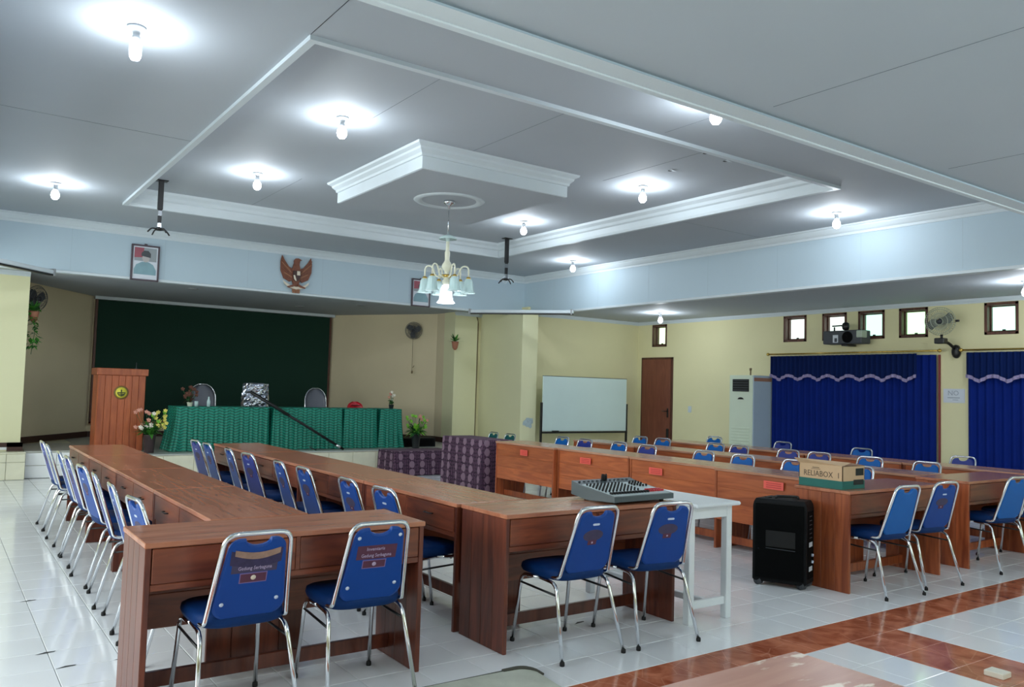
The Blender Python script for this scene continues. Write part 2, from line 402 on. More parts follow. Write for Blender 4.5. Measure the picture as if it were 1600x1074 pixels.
# tiles on an irregular grid, measured from the joints
xs = [4.765-.265]
while xs[0] > XL: xs.insert(0, xs[0]-.3023)
xs += [4.765, 5.03]
while xs[-1] < XR: xs.append(xs[-1]+.297)
ys = [3.13]
while ys[0] > -.6: ys.insert(0, ys[0]-.29)
while ys[-1] < 13.2: ys.append(ys[-1]+.297)
xs[0] = XL; xs[-1] = XR
def proj(X, Y, Z):
    q = Vector((X, Y, Z-H)); c = q.dot(fw)
    if c < .1: return None
    return 800+FPX*q.dot(rt)/c, 537-FPX*q.dot(up)/c
rank = []
for i in range(len(xs)-1):
    for j in range(len(ys)-1):
        x0, x1, y0, y1 = xs[i], xs[i+1], ys[j], ys[j+1]
        brown = (abs(y0-2.84) < .02) or (x0 > 4.45 and x1 < 5.04 and y1 < 3.2)
        ps = [proj(a, b, 0) for a, b in ((x0, y0), (x1, y0), (x1, y1), (x0, y1))]
        sz = 0
        if all(ps):
            cxp = sum(p[0] for p in ps)/4; cyp = sum(p[1] for p in ps)/4
            if -40 < cxp < 1640 and cyp < 1110:
                sz = abs(sum(ps[k-1][0]*ps[k][1]-ps[k][0]*ps[k-1][1] for k in range(4)))/2
                if .8 < x0 < 1.7 and y0 > 4.1: sz *= .2      # under the table rows
                if 2.5 < x0 < 3.0 and y0 > 4.1: sz *= .2
        rank.append((sz, x0, x1, y0, y1, brown))
rank.sort(key=lambda t: -t[0])
g = .0018
tile_meshes = {}
def tile_mb(mb, x0, x1, y0, y1, dz, cx=0, cy=0):
    c = .0018; a, b, d, e = x0+g-cx, x1-g-cx, y0+g-cy, y1-g-cy
    v = [(a, d, -.006), (b, d, -.006), (b, e, -.006), (a, e, -.006), (a, d, dz-c), (b, d, dz-c), (b, e, dz-c), (a, e, dz-c),
         (a+c, d+c, dz), (b-c, d+c, dz), (b-c, e-c, dz), (a+c, e-c, dz)]
    mb.add(v, [(0, 1, 5, 4), (1, 2, 6, 5), (2, 3, 7, 6), (3, 0, 4, 7), (4, 5, 9, 8), (5, 6, 10, 9), (6, 7, 11, 10), (7, 4, 8, 11), (8, 9, 10, 11)])
rest_w, rest_b = MB(), MB()
for n, (sz, x0, x1, y0, y1, br) in enumerate(rank):
    if n < 290:
        key = (round(x1-x0, 3), round(y1-y0, 3), br)
        if key not in tile_meshes:
            mb = MB(); tile_mb(mb, x0, x1, y0, y1, 0, (x0+x1)/2, (y0+y1)/2); tile_meshes[key] = mb.mesh('tile', TILEB if br else TILEW)
        o = bpy.data.objects.new('tile', tile_meshes[key]); COL.objects.link(o); o.parent = fl; o.location = ((x0+x1)/2, (y0+y1)/2, random.uniform(-.0006, .0004))
        if br: o['label'] = 'glossy red-brown marble floor tile'
    else: tile_mb(rest_b if br else rest_w, x0, x1, y0, y1, random.uniform(-.0006, .0003))
tag(rest_w.build('far_tiles', TILEW, fl), kind='stuff'); tag(rest_b.build('far_marble_tiles', TILEB, fl), kind='stuff')
struct(MB().box(XL, XR, YB, ys[0], -.006, -.001), 'floor_back', TILEW)
for (cx_, cy_) in ((.58, 6.08), (.56, 4.90), (.88, 4.62), (3.36, 3.95), (.62, 4.62)):
    MB().add([(cx_-.05, cy_-.02, .0012), (cx_+.04, cy_-.006, .0012), (cx_+.05, cy_+.01, .0012), (cx_, cy_+.012, .0012)], [(0, 1, 2, 3)]).build('tile_chip', CHIP, fl)

MB().box(3.0, XR, 2.84, 3.13, -.0058, -.0015).box(XL, 3.0, 2.84, 3.13, -.0058, -.0015).box(4.5, 5.03, -.6, 2.84, -.0058, -.0015).build('pink_grout_bed', plain('pink_grout', (214, 160, 138), .7), fl)
# walls
def wall_with_holes_x(x0, x1, ya, yb, z0, z1, holes, name, mat):
    mb = MB(); holes = sorted(holes); y = ya
    for (h0, h1, hz0, hz1) in holes:
        mb.box(x0, x1, y, h0, z0, z1); mb.box(x0, x1, h0, h1, z0, hz0); mb.box(x0, x1, h0, h1, hz1, z1); y = h1
    mb.box(x0, x1, y, yb, z0, z1)
    return struct(mb, name, mat)
wins = [(8.30, 8.75), (7.56, 8.0), (6.92, 7.36), (6.25, 6.69), (5.02, 5.46), (11.49, 11.89)]
WZ0, WZ1 = 2.385, 2.83
wall_with_holes_x(XR, XR+.18, YB, YW+.2, 0, ZS+.1, [(a, b, WZ0, WZ1) for a, b in wins], 'wall_right', WALL)
lw = [(1.7, 6.3, .8, 2.7), (7.8, 11.4, .8, 2.7)]  # unseen openings added for the left fill lights
wall_with_holes_x(XL-.18, XL, YB, 13.6, 0, ZS+.1, lw, 'wall_left', WALL)
mb = MB()
for a, b, c, d in ((XL, .2, 0, 3), (.2, 5.8, 0, .8), (.2, 5.8, 2.7, 3), (5.8, 7.2, 0, 3), (7.2, 10.8, 0, .8), (7.2, 10.8, 2.7, 3), (10.8, XR, 0, 3)): mb.box(a, b, YB-.18, YB, c, d)  # gaps are added openings for the back fill lights
struct(mb, 'wall_back', WALL)
# front walls beside the stage
struct(MB().box(9.05, XR+.18, YW, YW+.2, 0, ZS+.1), 'wall_front_right', WALL)
struct(MB().box(8.60, 8.80, 13.45, 13.6, 0, ZS+.1).box(8.55, 8.78, 13.52, 13.6, 0, ZS+.1), 'wall_front_middle', WALL)
struct(MB().box(8.75, 9.1, 12.05, 13.6, 0, ZS), 'trim_1', PILA)          # free corner pilaster
struct(MB().box(8.13, 8.64, 13.40, 13.8, 0, ZS), 'trim_2', PILA)         # stage-opening pilaster
struct(MB().box(XL, 1.06, 13.35, 13.8, 0, ZS), 'wall_front_left', PILA)
# alcove
AL = [(1.06, 13.8), (1.06, 14.65), (2.30, 16.3), (6.82, 16.3), (8.14, 14.1), (8.14, 13.46)]
mb = MB()
for i in range(len(AL)-1):
    p, q = Vector((*AL[i], 0)), Vector((*AL[i+1], 0)); d = (q-p).normalized(); nrm = Vector((-d.y, d.x, 0))*.15
    mb.add([p, q, q+nrm, p+nrm]+[a+Vector((0, 0, 3.0)) for a in (p, q, q+nrm, p+nrm)], [(0, 1, 2, 3), (4, 7, 6, 5), (0, 4, 5, 1), (1, 5, 6, 2), (2, 6, 7, 3), (3, 7, 4, 0)])
struct(mb, 'wall_stage', WALL2, fix=True)
mb = MB()
for i in range(len(AL)-1):
    p, q = Vector((*AL[i], SZ)), Vector((*AL[i+1], SZ)); d = (q-p).normalized(); nrm = Vector((d.y, -d.x, 0))*.02
    mb.add([p, q, q+nrm, p+nrm]+[a+Vector((0, 0, .1)) for a in (p, q, q+nrm, p+nrm)], [(0, 1, 2, 3), (4, 7, 6, 5), (0, 4, 5, 1), (1, 5, 6, 2), (2, 6, 7, 3), (3, 7, 4, 0)])
mb.box(XL, 1.09, 13.32, 13.35, .44, .50).box(.9, 1.09, 13.32, 13.8, SZ, .50)
struct(mb, 'baseboard_stage', BASEB, fix=True)
struct(MB().box(9.32, XR, YW-.02, YW, 0, .1).box(XR-.02, XR, YB, YW, 0, .1), 'baseboard_right', BASEB)
# stage platform with tiled step front
st = struct(MB().box(1.9, 8.14, 12.35, 16.4, 0, SZ-.012).box(1.12, 1.95, 13.3, 16.4, 0, SZ-.012).box(8.1, 8.64, 12.35, 13.45, 0, SZ-.012), 'trim_3', STONE)
for k in range(5):
    MB().cbox(1.9+k*1.25, 1.9+(k+1)*1.25-.006, 12.33, 14.3, SZ-.02, SZ, .002).build('top_slab', STAGEW, st)
    MB().cbox(1.9+k*1.25, 1.9+(k+1)*1.25-.006, 14.306, 16.28, SZ-.02, SZ, .002).build('top_slab', STAGEW, st)
MB().cbox(1.12, 1.894, 13.28, 14.8, SZ-.02, SZ, .002).build('top_slab', STAGEW, st)
for x0, x1, y in ((1.13, 1.9, 13.28),):
    for z0 in (0.003, .182):
        for k in range(2): MB().cbox(x0+k*.385, x0+k*.385+.380, y-.008, y+.02, z0, z0+.172, .002).build('riser_tile', TILEW, st)
for k in range(15):
    random.seed(k); MB().cbox(1.92+k*.413, 1.92+k*.413+.407, 12.335, 12.36, .004, .352+random.uniform(-.003, .003), .004).build('cladding_slab', STONE, st)
lb = struct(MB().box(XL, 1.10, 13.16, 13.6, 0, SZ-.02), 'trim_4', GROUT)
random.seed(5)
MB().cbox(XL, 1.12, 13.12, 13.34, SZ-.02, SZ, .003).build('coping_slab', STONE, lb)
x = 1.12
while x > XL:
    wv = random.uniform(.14, .28); z = 0
    while z < .35:
        hv = min(random.choice((.12, .18, .24)), .358-z)
        if hv < .05: break
        MB().cbox(max(XL, x-wv), x-.004, 13.13+random.uniform(-.006, .004), 13.18, z+.003, z+hv, .004).build('cladding_stone', STONE, lb); z += hv
    x -= wv
struct(MB().box(XL, .98, 13.335, 13.35, .40, .44), 'trim_5', TILEW)

# ceilings: high field with its recess, soffit ring, near low ceiling
RX0, RX1, RY0, RY1 = 1.83, 7.33, 4.81, 10.8
mb = MB()
mb.box(FX0, RX0, FY0, FY1, ZC, ZC+.1).box(RX1, FX1, FY0, FY1, ZC, ZC+.1).box(RX0, RX1, FY0, RY0, ZC, ZC+.1).box(RX0, RX1, RY1, FY1, ZC, ZC+.1)
mb.box(RX0-.1, RX1+.1, RY0-.1, RY1+.1, ZR, ZR+.1)
ce = struct(mb, 'ceiling', CEIL)
struct(MB().box(FX1+.12, XR+.1, FY0, FY1, ZS, ZS+.08).box(XL-.1, FX0-.12, FY0, 13.9, ZS, ZS+.08).box(FX0-.12, 9.3, FY1+.12, 16.5, ZS, ZS+.08), 'ceiling_soffit', CEIL)
struct(MB().box(XL-.1, XR+.1, YB-.1, FY0-.0, ZF+.02, ZS+.08), 'ceiling_near', CEIL)
def rect_mold(mb, x0, y0, x1, y1, prof, mi=0):
    loops = []
    for o, z in prof: loops.append([(x0+o, y0+o, z), (x1-o, y0+o, z), (x1-o, y1-o, z), (x0+o, y1-o, z)])
    mb.strip(loops, mi, False, True); return mb
# deep fascia around the high field
mb = MB()
mb.box(FX0-.12, FX0, FY0-.1, FY1+.12, ZF, ZC+.1).box(FX1, FX1+.12, FY0-.1, FY1+.12, ZF, ZC+.1).box(FX0, FX1, FY1, FY1+.12, ZF, ZC+.1).box(FX0, FX1, FY0-.1, FY0, ZF, ZC+.1)
fa = struct(mb, 'trim_6', FASC); JNT = plain('fascia_joint', (160, 176, 186), .7)
for k, xx in enumerate((1.45, 2.65, 3.85, 5.05, 6.25, 7.45)):
    MB().box(xx-.0012, xx+.0012, FY1-.0008, FY1, ZF+.05, ZC-.1).build('board_joint', JNT, fa)
for yy in (4.4, 5.6, 6.8, 8.0, 9.2, 10.4, 11.6): MB().box(FX1-.0008, FX1, yy-.001, yy+.001, ZF+.05, ZC-.1).build('board_joint', JNT, fa)
struct(rect_mold(MB(), FX0, FY0, FX1, FY1, [(-.005, 3.455), (.012, 3.455), (.012, 3.485), (.03, 3.50), (.055, 3.54), (.06, 3.555), (.075, 3.56), (.075, 3.585)]), 'trim_7', TRIMW, fix=True)
struct(rect_mold(MB(), FX0, FY0, FX1, FY1, [(-.12, ZF-.001), (.006, ZF-.001), (.01, ZF+.03), (0, ZF+.035)]), 'trim_8', TRIMW, fix=True)
# recess cornice with a hanging lip
struct(rect_mold(MB(), RX0, RY0, RX1, RY1, [(-.05, ZC+.001), (-.05, ZC-.03), (0.0, ZC-.03), (.012, ZC+.0), (.02, ZC+.07), (.045, ZC+.085), (.06, ZC+.12), (.10, ZC+.15), (.11, ZC+.18)]), 'trim_9', TRIMW, fix=True)
# lowered medallion box
mb = MB().box(3.72, 5.46, 6.82, 8.78, 3.54, ZR)
rect_mold(mb, 3.70, 6.80, 5.48, 8.80, [(0.015, 3.52), (0, 3.525), (0, 3.64), (-.015, 3.645), (-.02, 3.67), (-.05, 3.70), (-.055, 3.72), (-.09, 3.74), (-.10, 3.765)], 1)
mb.box(3.715, 5.465, 6.815, 8.785, 3.519, 3.545)
struct(mb, 'ceiling_medallion', [CEIL, TRIMW], fix=True)
mb = MB(); mb.lathe([(.30, 3.521), (.32, 3.508), (.35, 3.502), (.38, 3.508), (.40, 3.521)], (4.6, 7.8, 0), 48)
struct(mb, 'trim_10', TRIMW)
# near ceiling lip and perimeter mouldings under the soffit
struct(MB().cbox(XL, XR, FY0-.012, FY0+.03, ZF-.008, ZF+.03, .004), 'trim_11', TRIMW)
mb = MB()
for (o, z0, z1) in ((.02, 2.835, 2.865), (.045, 2.86, 2.90)):
    mb.box(XR-o, XR, YB, YW, z0, z1).box(9.1, XR, YW-o, YW, z0, z1).box(8.64, 8.75, 13.45-o, 13.45, z0, z1)
    mb.box(8.14-.5*o, 8.64, 13.40-o, 13.40, z0, z1).box(XL, 1.06, 13.35-o, 13.35, z0, z1).box(8.75-o, 9.1+o, 12.05-o, 12.05, z0, z1)
struct(mb, 'trim_12', TRIMW)
# ceiling board joints
jm = MB()
for y in (4.79, 3.6): jm.box(1.78, 1.783, FY0, 4.76, ZC-.0015, ZC)
for x in (4.2, 3.0, 5.9): jm.box(x, x+.003, 6.0-.9, 6.7, ZR-.0015, ZR)
jm.box(3.3, 3.303, 8.9, 10.7, ZR-.0015, ZR).box(0.1, 1.78, 7.6, 7.603, ZC-.0015, ZC).box(7.4, 9.0, 7.0, 7.003, ZC-.0015, ZC)
jm.box(5.0, 5.003, 1.2, 2.5, ZF+.0185, ZF+.02).box(3.3, 3.303, .2, 2.5, ZF+.0185, ZF+.02).box(4.8, 4.803, 2.75, 4.7, ZC-.0015, ZC)
jm.build('board_joint', plain('ceiling_joint', (110, 116, 124), .8), ce)
for (x, y) in ((5.95, 5.25), (6.3, 5.3), (6.15, 5.9)):
    MB().add([(x-.04, y-.02, ZR-.002), (x+.05, y-.01, ZR-.012), (x+.03, y+.03, ZR-.002), (x-.02, y+.02, ZR-.003)], [(0, 1, 2, 3)]).build('paint_flake', TRIMW, ce)
    MB().add([(x-.03, y+.03, ZR-.0015), (x+.03, y+.03, ZR-.0015), (x+.02, y+.055, ZR-.0015), (x-.01, y+.06, ZR-.0015)], [(0, 1, 2, 3)]).build('dark_hole', CHIP, ce)

# backdrop panel on the stage wall
bp_ = thing('stage_backdrop', 'large dark green fabric panel with thin wood edging on the stage wall', 'backdrop', (4.56, 16.25, .66))
MB().box(-2.20, 2.20, -.03, .03, 0, 2.18).build('fabric_panel', GREENW, bp_)
for a in ((-2.24, -2.20, 0, 2.18), (2.20, 2.24, 0, 2.18)): MB().cbox(a[0], a[1], -.04, .04, -.04, 2.2, .003).build('edging', W_FRAME, bp_)
MB().cbox(-2.24, 2.24, -.04, .04, -.045, -.002, .003).build('bottom_rail', W_POD, bp_)
struct(MB().box(2.3, 6.85, 16.16, 16.3, 2.845, 2.90), 'trim_13', TRIMW)

# windows
WN = ['white_daylight_pane', 'white_daylight_pane', 'aqua_pane', 'green_pane', 'pale_green_pane', 'yellowish_pane']
wc = [(250, 255, 252), (250, 255, 252), (196, 246, 226), (206, 252, 196), (206, 250, 226), (236, 250, 206)]
for i, (a, b) in enumerate(wins):
    c = (a+b)/2; o = struct(MB().cbox(XR-.01, XR+.16, a, a+.04, WZ0, WZ1, .004).cbox(XR-.01, XR+.16, b-.04, b, WZ0, WZ1, .004)
        .cbox(XR-.01, XR+.16, a, b, WZ1-.04, WZ1, .004).cbox(XR-.01, XR+.16, a, b, WZ0, WZ0+.04, .004), 'window_%d' % (i+1), W_FRAME)
    MB().cbox(XR+.08, XR+.12, a+.04, a+.055, WZ0+.04, WZ1-.04, .003).cbox(XR+.08, XR+.12, b-.055, b-.04, WZ0+.04, WZ1-.04, .003).cbox(XR+.08, XR+.12, a+.04, b-.04, WZ1-.055, WZ1-.04, .003).cbox(XR+.08, XR+.12, a+.04, b-.04, WZ0+.04, WZ0+.06, .003).build('sash', W_FRAME, o)
    gm = plain(WN[i]+'_%s' % 'abcdef'[i], wc[i], .35, noise=0, trans=1.0); gm.node_tree.nodes['Principled BSDF'].inputs['IOR'].default_value = 1.05
    MB().box(XR+.098, XR+.102, a+.05, b-.05, WZ0+.055, WZ1-.05).build('pane', gm, o)
    MB().cbox(XR+.07, XR+.09, c-.02, c+.02, WZ0+.055, WZ0+.075, .002).build('latch', BLACKM, o)
# door
d = struct(MB().cbox(XR-.02, XR+.02, 11.30, 11.345, 0, 2.17, .003).cbox(XR-.02, XR+.02, 12.125, 12.17, 0, 2.17, .003).cbox(XR-.02, XR+.02, 11.3, 12.17, 2.13, 2.17, .003), 'door_1', W_FRAME)
MB().cbox(XR-.035, XR+.01, 11.345, 12.125, .01, 2.13, .003).build('door_leaf', W_DOOR, d)
MB().cbox(XR-.045, XR-.035, 11.38, 11.42, .98, 1.16, .003).tube(fillet([(XR-.04, 11.40, 1.10), (XR-.085, 11.40, 1.10), (XR-.085, 11.51, 1.10)], .015), .009).build('door_handle', BLACKM, d)
MB().cbox(XR-.06, XR-.035, 11.36, 11.42, .58, .76, .006).build('door_bolt', BLACKM, d)
# unseen openings added for the fill lights: mullions only
for k, (a, b, axis) in enumerate(((.2, 5.8, 0), (7.2, 10.8, 0), (1.7, 6.3, 1), (7.8, 11.4, 1))):
    mb = MB(); n = 4
    for q in range(n+1):
        t = a+(b-a)*q/n
        if axis == 0: mb.box(t-.03, t+.03, YB-.12, YB-.06, .8, 2.7)
        else: mb.box(XL-.12, XL-.06, t-.03, t+.03, .8, 2.7)
    for z in (.8, 2.2, 2.66):
        if axis == 0: mb.box(a, b, YB-.12, YB-.06, z, z+.04)
        else: mb.box(XL-.12, XL-.06, a, b, z, z+.04)
    struct(mb, 'window_%d' % (7+k), W_FRAME)

# ------------------------------------------------------------------ lamps
def bulb_lamp(x, y, z, label, long=False):
    t = thing('ceiling_lamp', label, 'lamp', (x, y, z), 0, 'bare bulbs on the ceilings')
    MB().lathe([(.055, 0), (.055, -.012), (.04, -.022), (.024, -.03), (.02, -.06), (.026, -.065), (.026, -.08), (0, -.082)], seg=20).build('lamp_holder', SOCK, t)
    b = MB().lathe([(.018, -.08), (.026, -.09), (.034, -.11), (.036, -.15), (.034, -.185), (.024, -.205), (0, -.212)] if long else
                   [(.018, -.08), (.026, -.09), (.040, -.115), (.044, -.14), (.040, -.165), (.024, -.185), (0, -.192)], seg=20).build('bulb', BULB, t)
    l = bpy.data.lights.new('bulb_light', 'POINT'); l.energy = BULB_W; l.color = (.86, .94, 1); l.shadow_soft_size = .05
    lo = bpy.data.objects.new('bulb_light', l); COL.objects.link(lo); lo.location = (x, y, z-.15)
    b.visible_shadow = False
    return t
bulb_lamp(.90, 5.34, ZC, 'lit bulb nearest the camera at the upper left of the ceiling', True)
bulb_lamp(1.0, 10.26, ZC, 'lit bulb on the ceiling by the left end of the white fascia')
bulb_lamp(2.79, 6.60, ZR, 'lit bulb inside the ceiling recess, at its near left corner')
bulb_lamp(2.83, 9.0, ZR, 'lit bulb inside the ceiling recess, at its far left corner')
bulb_lamp(6.39, 6.58, ZR, 'lit bulb inside the ceiling recess, at its near right corner')
bulb_lamp(6.54, 9.05, ZR, 'lit bulb inside the ceiling recess, behind the chandelier')
bulb_lamp(8.46, 10.30, ZC, 'lit bulb on the ceiling between recess and right fascia, farther one')
bulb_lamp(8.38, 5.46, ZC, 'lit bulb on the ceiling between recess and right fascia, nearer one')
bulb_lamp(4.52, 3.92, ZC, 'lit bulb half hidden above the edge of the near low ceiling')
bulb_lamp(10.65, 10.45, ZS, 'lit bulb on the low soffit above the brown door')
bulb_lamp(10.5, 4.35, ZS, 'lit bulb on the low soffit above the blue curtains')
for x_, y_, lb_ in ((1.6, .3, 'left'), (5.8, .6, 'middle'), (9.6, .4, 'right')):  # unseen bulbs added to brighten the near floor and desks
    t = bulb_lamp(x_, y_, ZF+.02, 'added fill bulb under the near low ceiling behind the camera, the %s one' % lb_)
    bpy.data.objects[t.name]['label'] = 'added fill bulb under the near low ceiling out of frame, the %s one' % lb_
for n_ in [l_ for l_ in bpy.data.lights if l_.name.startswith('bulb_light')][-3:]: n_.energy = BULB_W*2.6
for (x, y), s in zip(((3.31, 13.54), (5.6, 14.9), (6.32, 13.74)), ('left', 'rear', 'right')):
    t = thing('recessed_spotlight', 'unlit dark recessed spotlight in the stage ceiling, the %s one of three' % s, 'lamp', (x, y, ZS), 0, 'recessed stage spotlights')
    MB().lathe([(.085, 0), (.085, -.01), (.07, -.014), (.06, -.004)], seg=20).build('rim', SOCK, t); MB().lathe([(.0, -.003), (.06, -.004), (.0601, -.002)], seg=20).build('lamp_well', DGREY, t)

# chandelier
t = thing('chandelier', 'cream chandelier with frosted fluted glass shades hanging from the medallion', 'chandelier', (4.6, 7.8, 2.50))
MB().lathe([(.06, 1.02), (.065, .995), (.04, .975), (.012, .96), (.012, .93), (0, .93)], seg=20).build('ceiling_cup', CHROME, t)
MB().tube([(0, 0, .96), (0, 0, .60)], .006).build('rod', CHROME, t)
MB().lathe([(.0, .64), (.02, .635), (.055, .625), (.095, .60), (.10, .585), (.06, .60), (.03, .60), (.018, .56)], seg=24).build('glass_dish', SHADE, t)
MB().lathe([(.018, .57), (.02, .46), (.03, .44), (.026, .36), (.03, .34), (.055, .30), (.06, .27), (.03, .23), (.022, .20), (.05, .185), (.055, .16), (.03, .14), (.05, .12), (.045, .09), (.02, .06), (0, .055)], seg=20).build('stem', CREAMM, t)
MB().lathe([(.058, .187), (.064, .175), (.062, .158), (.05, .155)], seg=20).build('brass_collar', GOLD, t)
def shade_mb(c, s=1.0):
    return MB().lathe([(.022*s, .075*s), (.034*s, .07*s), (.046*s, .04*s), (.052*s, -.02*s), (.058*s, -.06*s), (.078*s, -.085*s), (.074*s, -.086*s), (.054*s, -.058*s), (.046*s, -.02*s), (.04*s, .04*s), (.02*s, .07*s)], c, 36, amp=.07, lobes=12)
for k in range(6):
    a = 2*PI*k/6+.35; R_ = .245; cx_, cy_ = math.cos(a), math.sin(a)
    arm = MB().tube(fillet([(cx_*.05, cy_*.05, .16), (cx_*.13, cy_*.13, .17), (cx_*.16, cy_*.16, .285), (cx_*R_, cy_*R_, .285), (cx_*R_, cy_*R_, .165)], .07, 5), .009).build('arm', CREAMM, t)
    MB().lathe([(.02, .165), (.026, .15), (.024, .13)], (cx_*R_, cy_*R_, 0), 12).build('candle_cup', GOLD, arm)
    sh = shade_mb((cx_*R_, cy_*R_, .07)).build('glass_shade', SHADE, t)
sh = shade_mb((0, 0, -.02), 1.25).build('lit_shade', SHLIT, t); sh['label'] = 'glowing white central shade'
l = bpy.data.lights.new('chandelier_light', 'POINT'); l.energy = BULB_W*.8; l.color = (.95, .96, 1); l.shadow_soft_size = .08
lo = bpy.data.objects.new('chandelier_light', l); COL.objects.link(lo); lo.location = (4.6, 7.8, 2.33)

# ------------------------------------------------------------------ desks
def make_desk(L, D, top, boards, boardz, label, group, hz=.75, knob=True, stick=0):
    t = thing('meeting_desk', label, 'desk', (0, 0, 0), 0, group)
    h = L/2; T = .024
    MB().cbox(-h, h, -D/2, D/2, hz-T, hz, .003).build('desktop', top, t)
    for s in (-1, 1):
        xo, xi = s*(h-.004), s*(h-.030)
        a, b = min(xo, xi), max(xo, xi)
        ep = MB().box(a+.004, b-.004, -D/2+.008, D/2-.008, .0, hz-T-.001).build('end_panel', boardz, t)
        n = 4; bw = (D-.016)/n
        for k in range(n):
            y0 = -D/2+.008+k*bw
            me = MB().cbox(a, b, -bw/2+.001, bw/2-.001, 0, hz-T-.001, .0022)
            o = me.build('board', boardz, ep); o.location = (0, y0+bw/2, 0)
    y1 = D/2-.014
    mp = MB().box(-h+.032, h-.032, y1-.014, y1-.004, .27, hz-T-.001).build('modesty_panel', boards, t)
    zz = [.27, .43, .575, hz-T-.001]
    for k in range(3): MB().cbox(-h+.031, h-.031, y1-.018, y1, zz[k]+.0008, zz[k+1]-.0008, .002).build('board', boards, mp)
    for s in (-1, 1):
        x0, x1 = (-h+.034, -.012) if s < 0 else (.012, h-.034)
        dr = MB().cbox(x0, x1, -D/2+.006, -D/2+.026, .575, hz-T-.004, .003).box(x0+.02, x1-.02, -D/2+.03, D/2-.08, .59, hz-T-.01).build('drawer', boards, t)
        if knob: MB().tube(fillet([((x0+x1)/2-.045, -D/2+.008, .655), ((x0+x1)/2-.045, -D/2-.012, .655), ((x0+x1)/2+.045, -D/2-.012, .655), ((x0+x1)/2+.045, -D/2+.008, .655)], .008, 2), .004, 6).build('drawer_handle', BLACKM, dr)
    MB().cbox(-h+.03, h-.03, -D/2+.012, -D/2+.034, .545, .573, .002).build('drawer_rail', boards, t)
    MB().cbox(-.011, .011, -D/2+.008, -D/2+.03, .573, hz-T-.001, .002).build('divider', boards, t)
    MB().cbox(-h+.03, h-.03, D/2-.16, D/2-.135, .045, .115, .002).build('stretcher', boardz, t)
    return t
DT, OT = {}, {}
def place_desk(src, x, y, rz, label, group, z=0):
    if src.get('used'): o = copy_tree(src)
    else: o = src; src['used'] = 1
    o.location = (x, y, z); o.rotation_euler = (0, 0, rz); o['label'] = label; o['group'] = group
    return o
NE = -PI/2
dk = make_desk(1.27, .50, W_TOPR, W_DARK, W_DARKZ, 'x', 'g'); dke = make_desk(1.33, .47, W_TOPR, W_DARK, W_DARKZ, 'x', 'g', knob=False)
ok = make_desk(1.24, .50, W_TOPO, W_ORANGE, W_ORANGEZ, 'x', 'g'); oke = make_desk(1.33, .48, W_TOPR, W_DARK, W_ORANGEZ, 'x', 'g', knob=False)
bpy.context.view_layer.update()
pl = ['nearest desk', 'second desk from the near end', 'third desk from the near end', 'farthest desk']
for k in range(4):
    place_desk(dk, 1.41, 4.80+k*1.28, NE, 'worn reddish desk with drawers in the leftmost row, %s' % pl[k], 'desks of the leftmost row').scale = (1, 1, 1)
    place_desk(dk, 2.82, 4.79+k*1.28, NE, 'reddish brown desk in the second row from the left, %s' % pl[k], 'desks of the second row')
for k in range(4):
    place_desk(ok, 6.44-(.08 if k == 0 else 0)-(.05 if k == 3 else 0), 4.64+k*1.245, PI/2, 'orange teak desk facing the aisle with closed front, %s' % pl[k], 'orange desks of the third row')
for k in range(4): place_desk(ok, 7.74, 4.65+k*1.25, PI/2, 'orange teak desk in the fourth row, behind the box, %s' % pl[k], 'orange desks of the fourth row')
for k in range(4): place_desk(ok, 9.10, 4.32+k*1.25, PI/2, 'brown desk in the last row before the blue curtains, %s' % pl[k], 'desks of the curtain row')
place_desk(dke, 1.425, 3.905, 0, 'reddish cross desk at lower left with two labelled chairs before it', 'cross desks at the near ends')
place_desk(dke, 3.255, 3.90, 0, 'dark reddish cross desk with the sound mixer on its right end', 'cross desks at the near ends')
T3 = place_desk(oke, 6.255, 3.76, 0, 'cross desk carrying the cardboard box, orange end panel behind the speaker', 'cross desks at the near ends')
place_desk(oke, 8.05, 3.76, 0, 'cross desk at the right edge with a reddish top and orange end panel', 'cross desks at the near ends')
# red inventory stickers on the front boards of the third row
for (y, z, s, lab) in ((8.35, .645, .8, 'red sticker on the front board of the farthest orange desk'), (7.22, .64, 1, 'red sticker on the orange desk behind the mixer, left'), (6.10, .63, 1, 'red sticker on the orange desk behind the mixer, right'), (4.58, .655, 1.1, 'red sticker on the nearest orange desk, left of the cardboard box')):
    xx = 6.186 if y > 5 else 6.106
    if y > 8: xx = 6.136
    t = thing('inventory_sticker', lab, 'sticker', (xx, y, z), 0, 'red stickers on the orange desks')
    MB().box(-.0012, .0, -.095*s, .095*s, -.035, .035).build('sticker_sheet', REDST, t)
    for q in (-.018, 0, .018): MB().box(-.0018, -.0011, -.075*s, .07*s, q-.004, q+.004).build('printed_line', REDST2, t)

